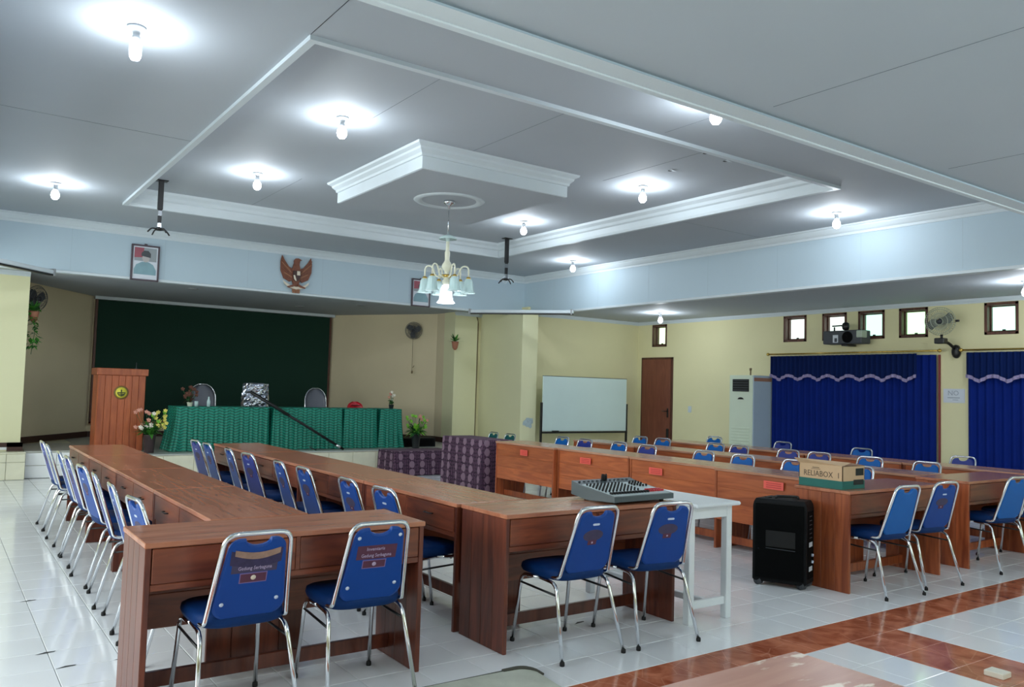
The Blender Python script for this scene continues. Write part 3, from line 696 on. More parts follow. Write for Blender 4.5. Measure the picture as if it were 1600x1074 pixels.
# ------------------------------------------------------------------ chairs
Bt = Vector((0, -.12, .375)).normalized(); Bn = Vector((0, -1, 0)); Bn = (Bn-Bt*Bn.dot(Bt)).normalized()   # up the back, out of the back
B0 = Vector((0, -.150, .435))
def BP(u, v, dd=0): return B0+Vector((1, 0, 0))*u+Bt*v+Bn*dd
BL = .395
def back_outline(ins=0):
    wb, wt = .152-ins, .122-ins; L0, L1 = .012+ins, BL-.022-ins; out = []
    for k in range(7): a = PI+PI/2*k/6; out.append((-wb+.06+.06*math.cos(a), L0+.06+.06*math.sin(a)-.0))
    for k in range(7): a = -PI/2+PI/2*k/6; out.append((wb-.06+.06*math.cos(a), L0+.06+.06*math.sin(a)))
    for k in range(7): a = PI/2*k/6; out.append((wt-.05+.05*math.cos(a), L1-.05+.05*math.sin(a)))
    nw = .054
    for k in range(9): a = PI*k/8; out.append((nw*math.cos(a), L1-.032*math.sin(a)))
    for k in range(7): a = PI/2+PI/2*k/6; out.append((-wt+.05+.05*math.cos(a), L1-.05+.05*math.sin(a)))
    return out
def make_chair(bm_, label_kind):
    t = thing('stacking_chair', 'x', 'chair')
    seat = MB(); loops = []
    def ring(sx, sy, z, n=28, p=4.0):
        L = []
        for k in range(n):
            a = 2*PI*k/n; c, s = math.cos(a), math.sin(a)
            L.append((sx*math.copysign(abs(c)**(2/p), c), .04+.93*sy*math.copysign(abs(s)**(2/p), s), z+(.012*(1-(s*.5+.5)) if z > .43 else 0)))
        return L
    for sx, sy, z in ((.172, .20, .405), (.186, .215, .412), (.193, .222, .43), (.189, .218, .448), (.172, .20, .458), (.10, .11, .463), (.01, .01, .464)): loops.append(ring(sx, sy, z))
    seat.strip(loops, 0, True, True); n = 28; seat.f.append(tuple(range(n))[::-1]); seat.m.append(0); seat.sm.append(False)
    seat.build('seat', BLUEF if bm_ in (BLUE, LBLUE, VIOL) else bm_, t)
    bk = MB(); o1 = back_outline(); o2 = back_outline(.008)
    nn = len(o1)
    for lp, dp in ((o2, -.014), (o1, -.006), (o1, .004), (o2, .009)): pass
    bk.strip([[BP(u, v, dp) for u, v in lp] for lp, dp in ((o2, -.014), (o1, -.006), (o1, .004), (o2, .009))], 0, False, True)
    bk.f.append(tuple(range(nn))[::-1]); bk.m.append(0); bk.sm.append(False)
    bk.f.append(tuple(range(3*nn, 4*nn))); bk.m.append(0); bk.sm.append(False)
    back = bk.build('backrest', bm_, t, fix=True)
    pts = fillet([(-.172, -.04, .425), (-.174, -.150, .425), tuple(BP(-.169, .03)), tuple(BP(-.137, BL)), tuple(BP(.137, BL)), tuple(BP(.169, .03)), (.174, -.150, .425), (.172, -.04, .425)], .055, 5)
    MB().tube(pts, .0102, 10).build('back_frame', CHROME, t)
    for s in (-1, 1):
        rl = MB().tube(fillet([(s*.216, -.245, .012), (s*.182, -.135, .395), (s*.176, .02, .402)], .05, 4), .0102, 8).build('leg', CHROME, t)
        MB().lathe([(.0125, 0), (.0135, .008), (.0125, .020), (.011, .022), (0, .022)], (s*.2168, -.2455, 0), 10).build('foot_cap', RUBB, rl)
        flg = MB().tube(fillet([(s*.192, .238, .012), (s*.177, .185, .392), (s*.176, .02, .400)], .045, 4), .0102, 8).build('leg', CHROME, t)
        MB().lathe([(.0125, 0), (.0135, .008), (.0125, .020), (.011, .022), (0, .022)], (s*.1925, .2385, 0), 10).build('foot_cap', RUBB, flg)
        MB().tube([(s*.180, .198, .345), (s*.187, -.150, .335)], .006, 6).build('side_brace', BLACKM, t)
    MB().tube([(-.174, .13, .385), (.174, .13, .385)], .008, 6).build('cross_bar', CHROME, t)
    if label_kind:
        mf = lambda u, v, dd=.0095: frame_m(BP(u, v, dd), (1, 0, 0), tuple(Bt))
        scr = [(-.100, .33), (.100, .335), (-.118, .085), (.113, .09)] if label_kind in ('printed', 'torn') else []
        for u, v in scr[0 if label_kind == 'printed' else 2:]:
            m_ = mf(u, v, .009).to_3x3(); MB().lathe([(.009, 0), (.009, .002), (.006, .004), (0, .0045)], BP(u, v, .009), 12, R=m_).build('screw_cap', SILV, back)
        def plate(u0, u1, v0, v1, d0, mat, name, lab=None):
            o = MB().poly([(u0, v0), (u1, v0), (u1, v1), (u0, v1)], .0006, lambda u, v, q: BP(u, v, d0+q)).build(name, mat, back, fix=True)
            if lab: o['label'] = lab
        if label_kind == 'printed':
            plate(-.100, .094, .222, .290, .0090, RUSTL, 'printed_label', 'maroon label with two faded lines of lettering')
            plate(-.066, .050, .176, .218, .0092, LBORD, 'emblem_border'); plate(-.062, .046, .180, .214, .0096, RUSTL, 'emblem_label', 'small dark label with a pale round emblem')
            MB().lathe([(.010, 0), (.010, .0008), (0, .0009)], BP(-.008, .197, .0103), 14, R=mf(0, 0).to_3x3()).build('round_emblem', LTEXT, back)
            text_mesh('lettering', 'Inventaris', .023, LTEXT, back, mf(-.01, .272, .0098)); text_mesh('lettering', 'Gedung Serbaguna', .024, LTEXT, back, mf(-.003, .240, .0098), sx=.82)
        if label_kind == 'torn':
            out = [(-.108+.216*k/10, .325-.018*math.sin(PI*k/10)) for k in range(11)]+[(.108-.216*k/10, .262-.016*math.sin(PI*k/10)) for k in range(11)]
            MB().poly(out, .0012, lambda u, v, q: BP(u, v, .009+q)).build('torn_patch', TORND, back, fix=True)
            out = [(-.092+.19*k/10, .328-.016*math.sin(PI*k/10)) for k in range(11)]+[(.098-.19*k/10, .302-.020*math.sin(PI*k/10)) for k in range(11)]
            MB().poly(out, .0016, lambda u, v, q: BP(u, v, .0095+q)).build('exposed_padding', TORN, back, fix=True)
            plate(-.098, .094, .222, .262, .0090, RUSTD, 'printed_label'); text_mesh('lettering', 'Gedung Serbaguna', .023, LTEXT, back, mf(-.0, .242, .0098), sx=.82)
            plate(-.060, .056, .174, .220, .0092, LBORD, 'emblem_border'); plate(-.056, .052, .178, .216, .0096, RUSTL, 'emblem_label', 'small dark label with a white emblem')
            MB().lathe([(.011, 0), (.011, .0008), (0, .0009)], BP(-.002, .198, .0103), 14, R=mf(0, 0).to_3x3()).build('round_emblem', EMBC, back)
        if label_kind == 'badge':
            MB().poly([(-.024+.006*math.cos(a_)*(1 if 0 else 1)-.0, .30+.006*math.sin(a_)) for a_ in [PI/2+PI*k/6 for k in range(7)]]+[(.012+.006*math.cos(a_), .30+.006*math.sin(a_)) for a_ in [-PI/2+PI*k/6 for k in range(7)]], .002, lambda u, v, q: BP(u, v, .009+q)).build('maker_badge', SILV, back, fix=True)
            MB().poly([(-.01+.07*math.cos(2*PI*k/24), .235+.034*math.sin(2*PI*k/24)) for k in range(24)], .0006, lambda u, v, q: BP(u, v, .009+q)).build('faded_label', RUSTD, back, fix=True)
            plate(-.038, .022, .180, .208, .0096, RUSTL, 'emblem_label'); MB().lathe([(.006, 0), (.006, .0008), (0, .0009)], BP(-.008, .194, .0103), 12, R=mf(0, 0).to_3x3()).build('round_emblem', LTEXT, back)
    return t
CHS = {k: make_chair(*v) for k, v in dict(printed=(BLUE, 'printed'), torn=(BLUE, 'torn'), badge=(BLUE, 'badge'), blue=(BLUE, 'badge'), violet=(VIOL, 'badge'), light=(LBLUE, None), teal=(TEALV, None)).items()}
bpy.context.view_layer.update()
def place_chair(kind, x, y, rz, label, group):
    s = CHS[kind]
    if s.get('used'): o = copy_tree(s)
    else: o = s; s['used'] = 1
    o.location = (x, y, 0); o.rotation_euler = (0, 0, rz); o['label'] = label; o['group'] = group
    return o
ORD = ['nearest', 'second from the near end', 'third from the near end', 'fourth from the near end', 'fifth from the near end', 'sixth from the near end', 'seventh from the near end', 'eighth from the near end', 'ninth from the near end', 'farthest']
TOPY = .27; KS = 1.033   # the chair's top rail lies this far behind its origin
near = [('torn', 1.10, 3.27, .02, 'blue chair with torn backrest and white emblem at the lower left cross desk'), ('printed', 1.655, 3.28, -.03, 'blue chair with maroon lettered label and four silver screws, lower left'),
        ('badge', 2.885, 3.24, .0, 'blue chair with faded round label, left one at the mixer desk'), ('badge', 3.43, 3.20, -.12, 'blue chair with small silver badge between mixer desk and white table'),
        ('light', 5.71, 3.12, -.10, 'blue chair behind the black speaker, left one at the cardboard box desk'), ('badge', 6.30, 3.14, -.14, 'blue chair leaning right, right one at the cardboard box desk'), ('light', 7.42, 3.11, -.16, 'blue chair cut by the right edge of the photo'),
        ('badge', 8.05, 3.18, -.1, 'blue chair at the right edge, mostly beyond the frame')]
for kind, x, y, rz, lab in near: place_chair(kind, x*KS, y*KS+TOPY, rz, lab, 'chairs at the cross desks')
ra = [8.66, 8.23, 7.42, 6.95, 6.27, 5.68, 5.1, 4.50][::-1]
for k, y in enumerate(ra): place_chair(['blue', 'blue', 'violet', 'blue', 'violet', 'blue', 'blue', 'violet'][k], .86*KS+TOPY, y*KS, NE+random.uniform(-.08, .08), 'chair with chrome frame tucked at the leftmost desk row, %s' % (ORD[k] if k < 7 else ORD[9]), 'chairs of the leftmost row')
rb = [8.62, 8.18, 7.45, 6.95, 6.15, 5.66, 4.9, 4.40][::-1]
for k, y in enumerate(rb):
    kd = ['blue', 'blue', 'blue', 'blue', 'violet', 'blue', 'blue', 'violet'][k]
    place_chair(kd, 2.20*KS+TOPY, y*KS, NE+random.uniform(-.08, .08), 'chair between the two left desk rows, %s' % (ORD[k] if k < 7 else ORD[9]), 'chairs of the second row')
rc = [('teal', 7.27, 10.66), ('teal', 7.27, 10.2), ('light', 6.84, 8.45), ('violet', 6.82, 7.96), ('light', 6.86, 7.38), ('violet', 6.84, 6.86), ('light', 6.84, 6.01), ('light', 6.84, 5.48), ('light', 6.86, 4.88), ('light', 6.90, 4.25)][::-1]
for k, (kd, x, y) in enumerate(rc):
    nm = {'teal': 'dark teal', 'violet': 'violet blue', 'light': 'bright blue'}[kd]
    o = place_chair(kd, x*KS-TOPY, y*KS, PI/2+random.uniform(-.06, .06), '%s chair back showing above the third row of desks, %s' % (nm, ORD[k]), 'chairs of the third row')
    if kd == 'teal': o.scale = (.91, .91, .91)
rd = [('light', 8.32), ('light', 7.88), ('light', 6.97), ('violet', 6.60), ('violet', 5.88), ('violet', 5.48), ('light', 4.87), ('light', 4.28)][::-1]
for k, (kd, y) in enumerate(rd):
    place_chair(kd, 8.14*KS-TOPY, y*KS, PI/2+random.uniform(-.06, .06), '%s chair back above the fourth row of desks, %s' % ({'violet': 'violet blue', 'light': 'bright blue'}[kd], ORD[k] if k < 7 else ORD[9]), 'chairs of the fourth row')
re_ = [('light', 9.42, 8.1), ('violet', 9.46, 6.95), ('light', 9.46, 5.79), ('violet', 9.47, 4.58)][::-1]
for k, (kd, x, y) in enumerate(re_):
    place_chair(kd, x*KS-TOPY, y*KS, PI/2+random.uniform(-.06, .06), '%s chair before the blue curtains, last row, %s' % ({'violet': 'violet blue', 'light': 'bright blue'}[kd], ['nearest', 'second from the near end', 'third from the near end', 'farthest'][k]), 'chairs of the curtain row')

# ------------------------------------------------------------------ white table, mixer, speaker, box, foreground desk, mat
t = thing('white_table', 'narrow white painted wooden table behind the right end of the mixer desk', 'table', (4.11, 4.04, 0))
MB().cbox(-.185, .235, -.535, .52, .725, .75, .008).build('tabletop', WHITEP, t)
MB().cbox(-.165, .165, -.485, -.465, .65, .725, .003).cbox(-.165, .165, .465, .485, .65, .725, .003).cbox(-.185, -.165, -.46, .46, .65, .725, .003).cbox(.165, .185, -.46, .46, .65, .725, .003).build('apron', WHITEP, t)
for sx in (-1, 1):
    for sy in (-1, 1): MB().cbox(sx*.175-.025, sx*.175+.025, sy*.465-.025, sy*.465+.025, 0, .725, .004).build('leg', WHITEP, t)
for sy in (-1, 1): MB().cbox(-.15, .15, sy*.465-.012, sy*.465+.012, .09, .14, .003).build('stretcher', WHITEP, t)
MB().cbox(-.02, .02, -.455, .455, .095, .135, .003).build('long_stretcher', WHITEP, t)

t = thing('sound_mixer', 'grey sound mixer with rows of knobs and red buttons on desk and white table', 'mixer', (3.66, 3.90, .755), .02)
prof = [(-.20, .012), (-.20, .045), (.12, .085), (.20, .105), (.20, .02), (.05, .0)]
mb = MB(); vs = []
mb.poly(prof, .52, lambda u, v, q: Vector((-.26+q, u, v)))
mb.build('casing', GREYM, t, fix=True)
def mxs(x, y): # height of the sloping panel
    return .045+(y+.20)/.32*.04 if y < .12 else .085+(y-.12)/.08*.02
MB().add([(-.245, -.185, mxs(0, -.185)+.002), (.245, -.185, mxs(0, -.185)+.002), (.245, .118, mxs(0, .118)+.002), (-.245, .118, mxs(0, .118)+.002), (-.245, -.185, mxs(0, -.185)-.004), (.245, -.185, mxs(0, -.185)-.004), (.245, .118, .08), (-.245, .118, .08)],
    [(0, 1, 2, 3), (4, 5, 1, 0), (5, 6, 2, 1), (6, 7, 3, 2), (7, 4, 0, 3)]).build('control_panel', PANELM, t)
kb = MB(); kr = MB(); kf = MB()
for i in range(10):
    for j in range(7):
        x_, y_ = -.225+i*.031, -.085+j*.029
        kb.lathe([(.006, 0), (.0055, .011), (.0045, .014), (0, .014)], (x_, y_, mxs(0, y_)+.001), 8)
for j in range(5):
    for i in range(4):
        if (i+j) % 4: kb.lathe([(.007, 0), (.0065, .013), (0, .016)], (.13+i*.028, .0+j*.024, mxs(0, j*.024)+.001), 8)
for i in range(14): kf.box(-.228+i*.024-.006, -.228+i*.024+.006, -.15, -.128, mxs(0, -.14), mxs(0, -.14)+.014)
for i in range(7):
    for j in range(2): kr.box(.105+i*.019, .118+i*.019, -.14+j*.03, -.122+j*.03, mxs(0, -.13+j*.03), mxs(0, -.13+j*.03)+.012)
tag(kb.build('knobs', RUBB, t), kind='stuff'); tag(kf.build('fader_caps', RUBB, t), kind='stuff'); o = kr.build('red_buttons', REDK, t); tag(o, kind='stuff'); o['label'] = 'bank of red buttons'
jk = MB()
for i in range(12): jk.lathe([(.009, 0), (.009, .004), (.005, .005), (0, .003)], (-.225+i*.038, .16, .098), 8)
jk.build('sockets', BLACKM, t)['kind'] = 'stuff'
for sx in (-1, 1):
    for sy in (-.15, .12): MB().lathe([(.014, -.005), (.016, .016), (0, .016)], (sx*.2, sy, 0), 10).build('rubber_foot', RUBB, t)
for (x_, y_) in ((-.02, .17), (-.01, .165), (.015, .172)): MB().lathe([(.008, .09), (.008, .125), (.005, .14), (0, .14)], (x_, y_, 0), 8).build('cable_plug', RUBB, t)

t = thing('loudspeaker', 'large black portable loudspeaker on castors standing before the orange end panel', 'loudspeaker', (5.43, 3.98, 0), 0)
# front face towards the camera side
sp = [(-.25, -.06), (.02, -.20), (.16, -.13), (.33, .06), (.20, .17), (-.02, .16)]
sp = [Vector(p) for p in ((-.20, .12), (-.06, -.22), (.13, -.13), (.26, -.02), (.15, .17), (-.02, .22))]
pA, pB, pC, pD = Vector((5.22, 4.10)), Vector((5.385, 3.74)), Vector((5.56, 3.80)), Vector((5.50, 4.16))
oc = Vector((5.43, 3.98))
lp = [p-oc for p in (pA, pB, pC, pD)]
def slab(z0, z1, ins=0):
    return [((p*(1-ins)).x, (p*(1-ins)).y, z) for z in (z0, z1) for p in lp]
mb = MB()
def lay(z, k): return [(p.x*k, p.y*k, z) for p in lp]
mb.strip([lay(.03, .93), lay(.045, 1), lay(.60, 1), lay(.63, .97), lay(.655, .9)], 0, False, True); mb.f += [(3, 2, 1, 0), (16, 17, 18, 19)]; mb.m += [0, 0]; mb.sm += [False, False]
mb.build('cabinet', BLKPL, t, fix=True)
fd = (lp[1]-lp[0]).normalized(); fn = Vector((fd.y, -fd.x)); fn = fn if fn.dot(Vector((-1, -1))) > 0 else -fn
def FPt(u, z, d_): q = lp[0]+fd*u+fn*d_; return Vector((q.x, q.y, z))
W_ = (lp[1]-lp[0]).length
MB().poly([(.02, .06), (W_-.02, .06), (W_-.02, .62), (.02, .62)], .006, lambda u, v, q: FPt(u, v, q)).build('front_grille', BLKGR, t, fix=True)
MB().poly([(.10, .30), (W_-.08, .30), (W_-.08, .42), (.10, .42)], .004, lambda u, v, q: FPt(u, v, .006+q)).build('carry_recess', RUBB, t, fix=True)
MB().poly([(.10, .285), (W_-.08, .280), (W_-.08, .284), (.10, .289)], .004, lambda u, v, q: FPt(u, v, .006+q)).build('grille_rib', DGREY, t, fix=True)
sd = (lp[2]-lp[1]).normalized(); sn = Vector((sd.y, -sd.x))
def SPt(u, z, d_): q = lp[1]+sd*u+sn*d_; return Vector((q.x, q.y, z))
MB().poly([(.03, .08), (.17, .08), (.17, .58), (.03, .58)], .004, lambda u, v, q: SPt(u, v, q)).build('control_plate', BLKGR, t, fix=True)
for z_, h_ in ((.315, .035), (.135, .035)): MB().poly([(.05, z_), (.13, z_), (.13, z_+h_), (.05, z_+h_)], .002, lambda u, v, q: SPt(u, v, .004+q)).build('white_label', PAPER, t, fix=True)
for q_ in range(6): MB().poly([(.06+.0*q_, .38+q_*.032), (.12, .38+q_*.032), (.12, .386+q_*.032), (.06, .386+q_*.032)], .002, lambda u, v, q: SPt(u, v, .004+q)).build('marking_line', DGREY, t, fix=True)
for z_ in (.25, .20): MB().lathe([(.012, 0), (.011, .014), (0, .015)], SPt(.12, z_, .004), 12, R=frame_m((0, 0, 0), (sd.x, sd.y, 0), (0, 0, 1)).to_3x3()).build('dial', SILV, t)
for p in (lp[1]*.8, lp[2]*.8, lp[0]*.8, lp[3]*.8): MB().tube([(p.x-.02, p.y, .032), (p.x+.02, p.y, .032)], .032, 14).build('castor', DGREY, t)
MB().tube(fillet([(-.06, .02, .655), (-.06, .02, .672), (.06, -.09, .672), (.06, -.09, .655)], .02), .010).build('carry_handle', BLACKM, t)
MB().cbox(-.10, -.06, .06, .10, .65, .664, .003).build('corner_cap', BLACKM, t); MB().cbox(.02, .06, .06, .10, .65, .664, .003).build('corner_cap', BLACKM, t)

t = thing('cardboard_box', 'open brown cardboard box with green printed band on the cross desk', 'box', (5.83, 3.77, .751), 0)
bw, bd, bh = .26, .36, .175
y0, y1 = -.16, .22; x0, x1 = -.19, .10
for (a, b, c, d_) in ((x0, x0+.005, y0, y1), (x1-.005, x1, y0, y1), (x0, x1, y0, y0+.005), (x0, x1, y1-.005, y1)): MB().box(a, b, c, d_, 0, bh).build('side_panel', CARD, t)
MB().box(x0, x1, y0, y1, 0, .005).build('bottom_panel', CARD, t)
MB().box(x0-.0012, x0, y0, y1, 0.0, .062).build('green_band', GREENB, t); MB().box(x0, x1, y0-.0012, y0, 0.0, .062).build('green_band', GREENB, t)
MB().add([(x0, y0, bh), (x0, y1, bh), (x0-.035, y1+.02, bh+.035), (x0+.13, y0+.02, bh+.02), (x0+.003, y0, bh), (x0+.003, y1, bh), (x0-.032, y1+.02, bh+.038), (x0+.133, y0+.02, bh+.023)], [(0, 1, 2, 3), (7, 6, 5, 4), (0, 3, 7, 4), (1, 5, 6, 2), (2, 6, 7, 3)]).build('top_flap', CARD, t)
MB().add([(x0, y0, bh), (x1, y0, bh), (x1-.01, y0+.14, bh+.012), (x0+.05, y0+.13, bh+.016), (x0, y0, bh-.003), (x1, y0, bh-.003), (x1-.01, y0+.14, bh+.009), (x0+.05, y0+.13, bh+.013)], [(0, 1, 2, 3), (7, 6, 5, 4), (0, 4, 5, 1), (1, 5, 6, 2), (2, 6, 7, 3)]).build('top_flap', CARDD, t)
Mx = frame_m((x0-.001, .05, .100), (0, -1, 0), (0, 0, 1)); text_mesh('lettering', 'RELIABOX', .062, INK, t, Mx, sx=.9)
Mx = frame_m((x0-.001, -.125, .100), (0, -1, 0), (0, 0, 1)); text_mesh('lettering', '1', .06, INK, t, Mx)
MB().box(x0-.0014, x0-.0002, .04, .10, .145, .150).box(x0-.0014, x0-.0002, .03, .11, .135, .138).build('printed_mark', INK, t)
MB().box(-.02, .085, y0-.0014, y0, .10, .155).build('black_print_block', BLKINK, t); MB().box(-.05, .085, y0-.0018, y0-.0012, .03, .07).build('black_print_block', BLKINK, t)

t = thing('foreground_desk', 'peeling pinkish wooden desk corner at the bottom edge of the photo', 'desk', (1.28, .98, 0))
MB().cbox(-.66, .66, -.40, .40, .725, .75, .004).build('desktop', W_FORE, t)
for s in (-1, 1): MB().cbox(s*.63-.012, s*.63+.012, -.37, .37, 0, .725, .003).build('end_panel', W_DARKZ, t)
MB().cbox(-.618, .618, .33, .345, .28, .725, .003).build('modesty_panel', W_DARK, t)

t = thing('floor_mat', 'worn grey mat with a curled dark corner on the white tiles', 'mat', (2.3, 3.1, 0))
ol = [(-.6, -.5), (.24, -.5), (.25, .02), (.275, .24), (.262, .30), (.20, .325), (.02, .335), (-.2, .34), (-.6, .35)]
MB().poly(ol, .012, lambda u, v, q: Vector((u, v, .002+q))).build('mat_sheet', MATG, t, fix=True)
MB().tube(fillet([(.13, .335, .012), (.235, .325, .018), (.278, .27, .020), (.285, .20, .012)], .04), .013, 8, r1=.006).build('curled_edge', plain('dark_mat_edge', (70, 70, 62), .8), t)
MB().tube([(-.6, .352, .008), (-.2, .343, .008), (.15, .336, .010)], .007, 6).build('frayed_edge', plain('frayed_mat_edge', (96, 98, 90), .8), t)
t = thing('floor_socket', 'small off-white block on the red-brown tiles at lower right', 'block', (4.66, 2.08, 0))
MB().cbox(-.045, .045, -.05, .05, 0, .03, .004).build('block_body', plain('off_white_plastic', (226, 222, 206), .5), t)

# ------------------------------------------------------------------ stage furniture
t = thing('podium', 'tall teak podium with round yellow emblem at the left of the stage', 'podium', (2.27, 13.25, SZ))
MB().box(-.30, .30, -.21, .21, 0, 1.10).build('core', W_POD, t)
n = 7
for k in range(n): MB().cbox(-.315+k*.09, -.315+(k+1)*.09-.003, -.235, -.208, .0, 1.10, .004).build('front_board', W_POD, t)
for s in (-1, 1):
    for k in range(3): MB().cbox(*sorted((s*.30, s*.322)), -.21+k*.14, -.21+(k+1)*.14-.003, 0, 1.10, .004).build('side_board', W_POD, t)
MB().cbox(-.345, .345, -.26, .24, 1.10, 1.20, .006).build('cap', W_POD, t)
e = MB().lathe([(.098, 0), (.098, .012), (.09, .016), (0, .016)], (-.01, -.235, .85), 40, R=Matrix.Rotation(PI/2, 3, 'X')).build('emblem_disc', plain('emblem_dark_rim', (120, 96, 40), .5), t)
MB().lathe([(.076, 0), (.076, .004), (0, .004)], (-.01, -.251, .85), 40, R=Matrix.Rotation(PI/2, 3, 'X')).build('emblem_face', YEL, e)
gl = MB(); FE = lambda u, v, q: Vector((-.01+u, -.2555-q, .85+v))
gl.poly([(-.055, .006), (.055, .006), (.052, -.018), (.036, -.044), (.0, -.058), (-.036, -.044), (-.052, -.018)], .002, FE)
gl.poly([(-.008, .006), (.008, .006), (.010, .03), (0, .052), (-.010, .03)], .002, FE); gl.build('emblem_figure', OLIVE, e, fix=True)
gl = MB(); gl.poly([(-.04, -.008), (-.006, -.014), (-.006, -.02), (-.04, -.014)], .003, FE); gl.poly([(.04, -.008), (.006, -.014), (.006, -.02), (.04, -.014)], .003, FE); gl.poly([(-.034, -.028), (-.006, -.034), (-.006, -.038), (-.034, -.032)], .003, FE); gl.build('emblem_lines', YEL, e, fix=True)
MB().lathe([(.035, 1.20), (.035, 1.205), (.006, 1.215), (.004, 1.30), (0, 1.30)], (.22, .0, 0), 12).build('microphone_stub', DGREY, t)

def flowers(name, label, cat, loc, pot, leafm, blooms, s=1.0, nl=26, pot_h=.26, seed=1, spread=.25, up_=.32):
    random.seed(seed)
    t = thing(name, label, cat, loc)
    MB().lathe([(.055*s, 0), (.058*s, .01), (.075*s, pot_h*.95), (.082*s, pot_h), (.07*s, pot_h), (.05*s, pot_h*.7), (0, pot_h*.7)], seg=20).build('pot', pot, t)
    for k in range(nl):
        a = random.uniform(0, 2*PI); ln = random.uniform(.55, 1.0)*spread*1.15; el = random.uniform(-.1, 1.2)
        d = Vector((math.cos(a)*math.cos(el), math.sin(a)*math.cos(el), math.sin(el))); side = Vector((-math.sin(a), math.cos(a), 0))
        b = Vector((0, 0, pot_h*.92)); m_ = b+d*ln*.55+Vector((0, 0, .04)); e_ = b+d*ln+Vector((0, 0, -.03+.02*el)); wv = .028*s
        MB().add([b, m_-side*wv, m_+Vector((0, 0, -.008)), m_+side*wv, e_], [(0, 1, 2), (0, 2, 3), (1, 4, 2), (2, 4, 3)], 0, True).build('leaf', random.choice(leafm), t)
    for (n_, mt, ax) in blooms:
        for k in range(n_):
            a = ax+random.uniform(-.7, .7); r = random.uniform(.02, spread); z = pot_h+random.uniform(.08, up_)
            c = Vector((math.cos(a)*r, math.sin(a)*r*.7, z))
            st_ = MB().tube([(0, 0, pot_h*.8), (c.x*.6, c.y*.6, pot_h+(z-pot_h)*.5), tuple(c)], .003, 5).build('stalk', GREEND, t)
            fl_ = MB()
            for q in range(5):
                b_ = 2*PI*q/5; p1 = c+Vector((math.cos(b_)*.03, math.sin(b_)*.02-.01, math.sin(b_)*.03+.0)); p2 = c+Vector((math.cos(b_+.6)*.03, -.012, math.sin(b_+.6)*.03)); p0 = c+Vector((math.cos(b_-.6)*.02, -.008, math.sin(b_-.6)*.02))
                fl_.add([c, p0, p1*1.0, p2], [(0, 1, 2), (0, 2, 3)], 0, True)
            fl_.lathe([(.0, -.016), (.012, -.008), (.014, .0), (.008, .010), (0, .014)], c, 8)
            o = fl_.build('blossom', mt, t)
    return t
flowers('flower_arrangement', 'dark pot of yellow and salmon artificial flowers standing beside the podium', 'flowers', (2.60, 12.62, SZ), POTD, [GREEND, GREENL, GREENL], [(13, FYEL, .2), (9, FPINK, 3.0), (6, FWHT, 4.2), (8, LIME, .4)], 1.1, 40, .26, 3, .23, .36)
flowers('flower_arrangement', 'black pot of lime leaves and salmon flowers at the right of the stage', 'flowers', (6.90, 12.56, SZ), POTB, [LIME, LIME, GREENL, GREEND], [(7, FPINK, .5), (14, LIME, 2.2), (8, LIME, .2)], 1.05, 60, .24, 5, .24, .32)
TZ = SZ+.665
flowers('table_posy', 'small posy of cream flowers on the right end of the green skirted table', 'flowers', (6.55, 12.85, TZ), POTB, [GREEND, GREENL], [(5, FWHT, 1.0), (3, FPINK, 2.0)], .6, 9, .07, 8, .10, .24)
flowers('dried_posy', 'dried brown posy on the left end of the green skirted table', 'flowers', (3.20, 12.90, TZ), CREAMM, [DRYB, DRYB, GREEND], [(12, DRYB, 1.0), (8, DRYB, 3.5)], .6, 12, .06, 9, .12, .24)
t = thing('monitor_speaker', 'low black speaker box on the stage behind the right flower pot', 'speaker', (7.12, 12.95, SZ))
mb = MB(); mb.poly([(-.15, 0), (.16, 0), (.16, .12), (.05, .17), (-.15, .15)], .62, lambda u, v, q: Vector((-.31+q, u, v))); mb.build('cabinet', BLKPL, t, fix=True)
MB().box(-.28, .28, -.155, -.149, .02, .13).build('grille', BLKGR, t)

def skirted(x0, x1, label, flare0=0, flare1=0, seed=0):
    t = thing('skirted_table', label, 'table', ((x0+x1)/2, 12.95, SZ), 0, 'tables with green lace skirts on the stage')
    L = x1-x0; h = .665; n = int(L/.012); hw = L/2
    MB().cbox(-hw+.02, hw-.02, -.27, .27, h-.03, h-.006, .003).build('tabletop', W_DARK, t)
    for sx in (-1, 1):
        for sy in (-1, 1): MB().cbox(sx*(hw-.07)-.02, sx*(hw-.07)+.02, sy*.22-.02, sy*.22+.02, 0, h-.03, .002).build('leg', W_DARKZ, t)
    random.seed(seed); ph = [random.uniform(0, 6) for _ in range(6)]
    path = []
    per = [(-hw, .28), (-hw, -.28), (hw, -.28), (hw, .28)]
    for i in range(3):
        a, b = Vector(per[i]), Vector(per[i+1]); m_ = max(6, int((b-a).length/.012)); nr = Vector((a-b).orthogonal().normalized()) if 0 else Vector(((b-a).y, -(b-a).x)).normalized()
        for k in range(m_): path.append((a+(b-a)*k/m_, nr if nr.dot((a+b)/2) >= 0 else -nr))
    path.append((Vector(per[3]), Vector((1, 0))))
    loops = []
    for zi in range(9):
        z = h-.004-(h-.01)*zi/8; am = .004+.020*zi/8; row = []; s = 0; fl0 = flare0*(zi/8)**2
        for k, (p, nr) in enumerate(path):
            s = k*.012; w_ = math.sin(s*2*PI/.075+ph[0])*.6+math.sin(s*2*PI/.048+ph[1]+zi*.1)*.4
            q = p+nr*(am*(w_+.9)); row.append((q.x+(flare0*(zi/8)**2*(-1) if k < len(path)*.35 and p.x < -hw+.1 else 0)+(flare1*(zi/8)**2 if p.x > hw-.1 else 0), q.y, z))
        loops.append(row)
    MB().strip(loops, 0, True).build('lace_skirt', LACE, t)
    MB().cbox(-hw-.004, hw+.004, -.285, .285, h-.008, h, .002).build('table_cover', LACE, t)
    return t
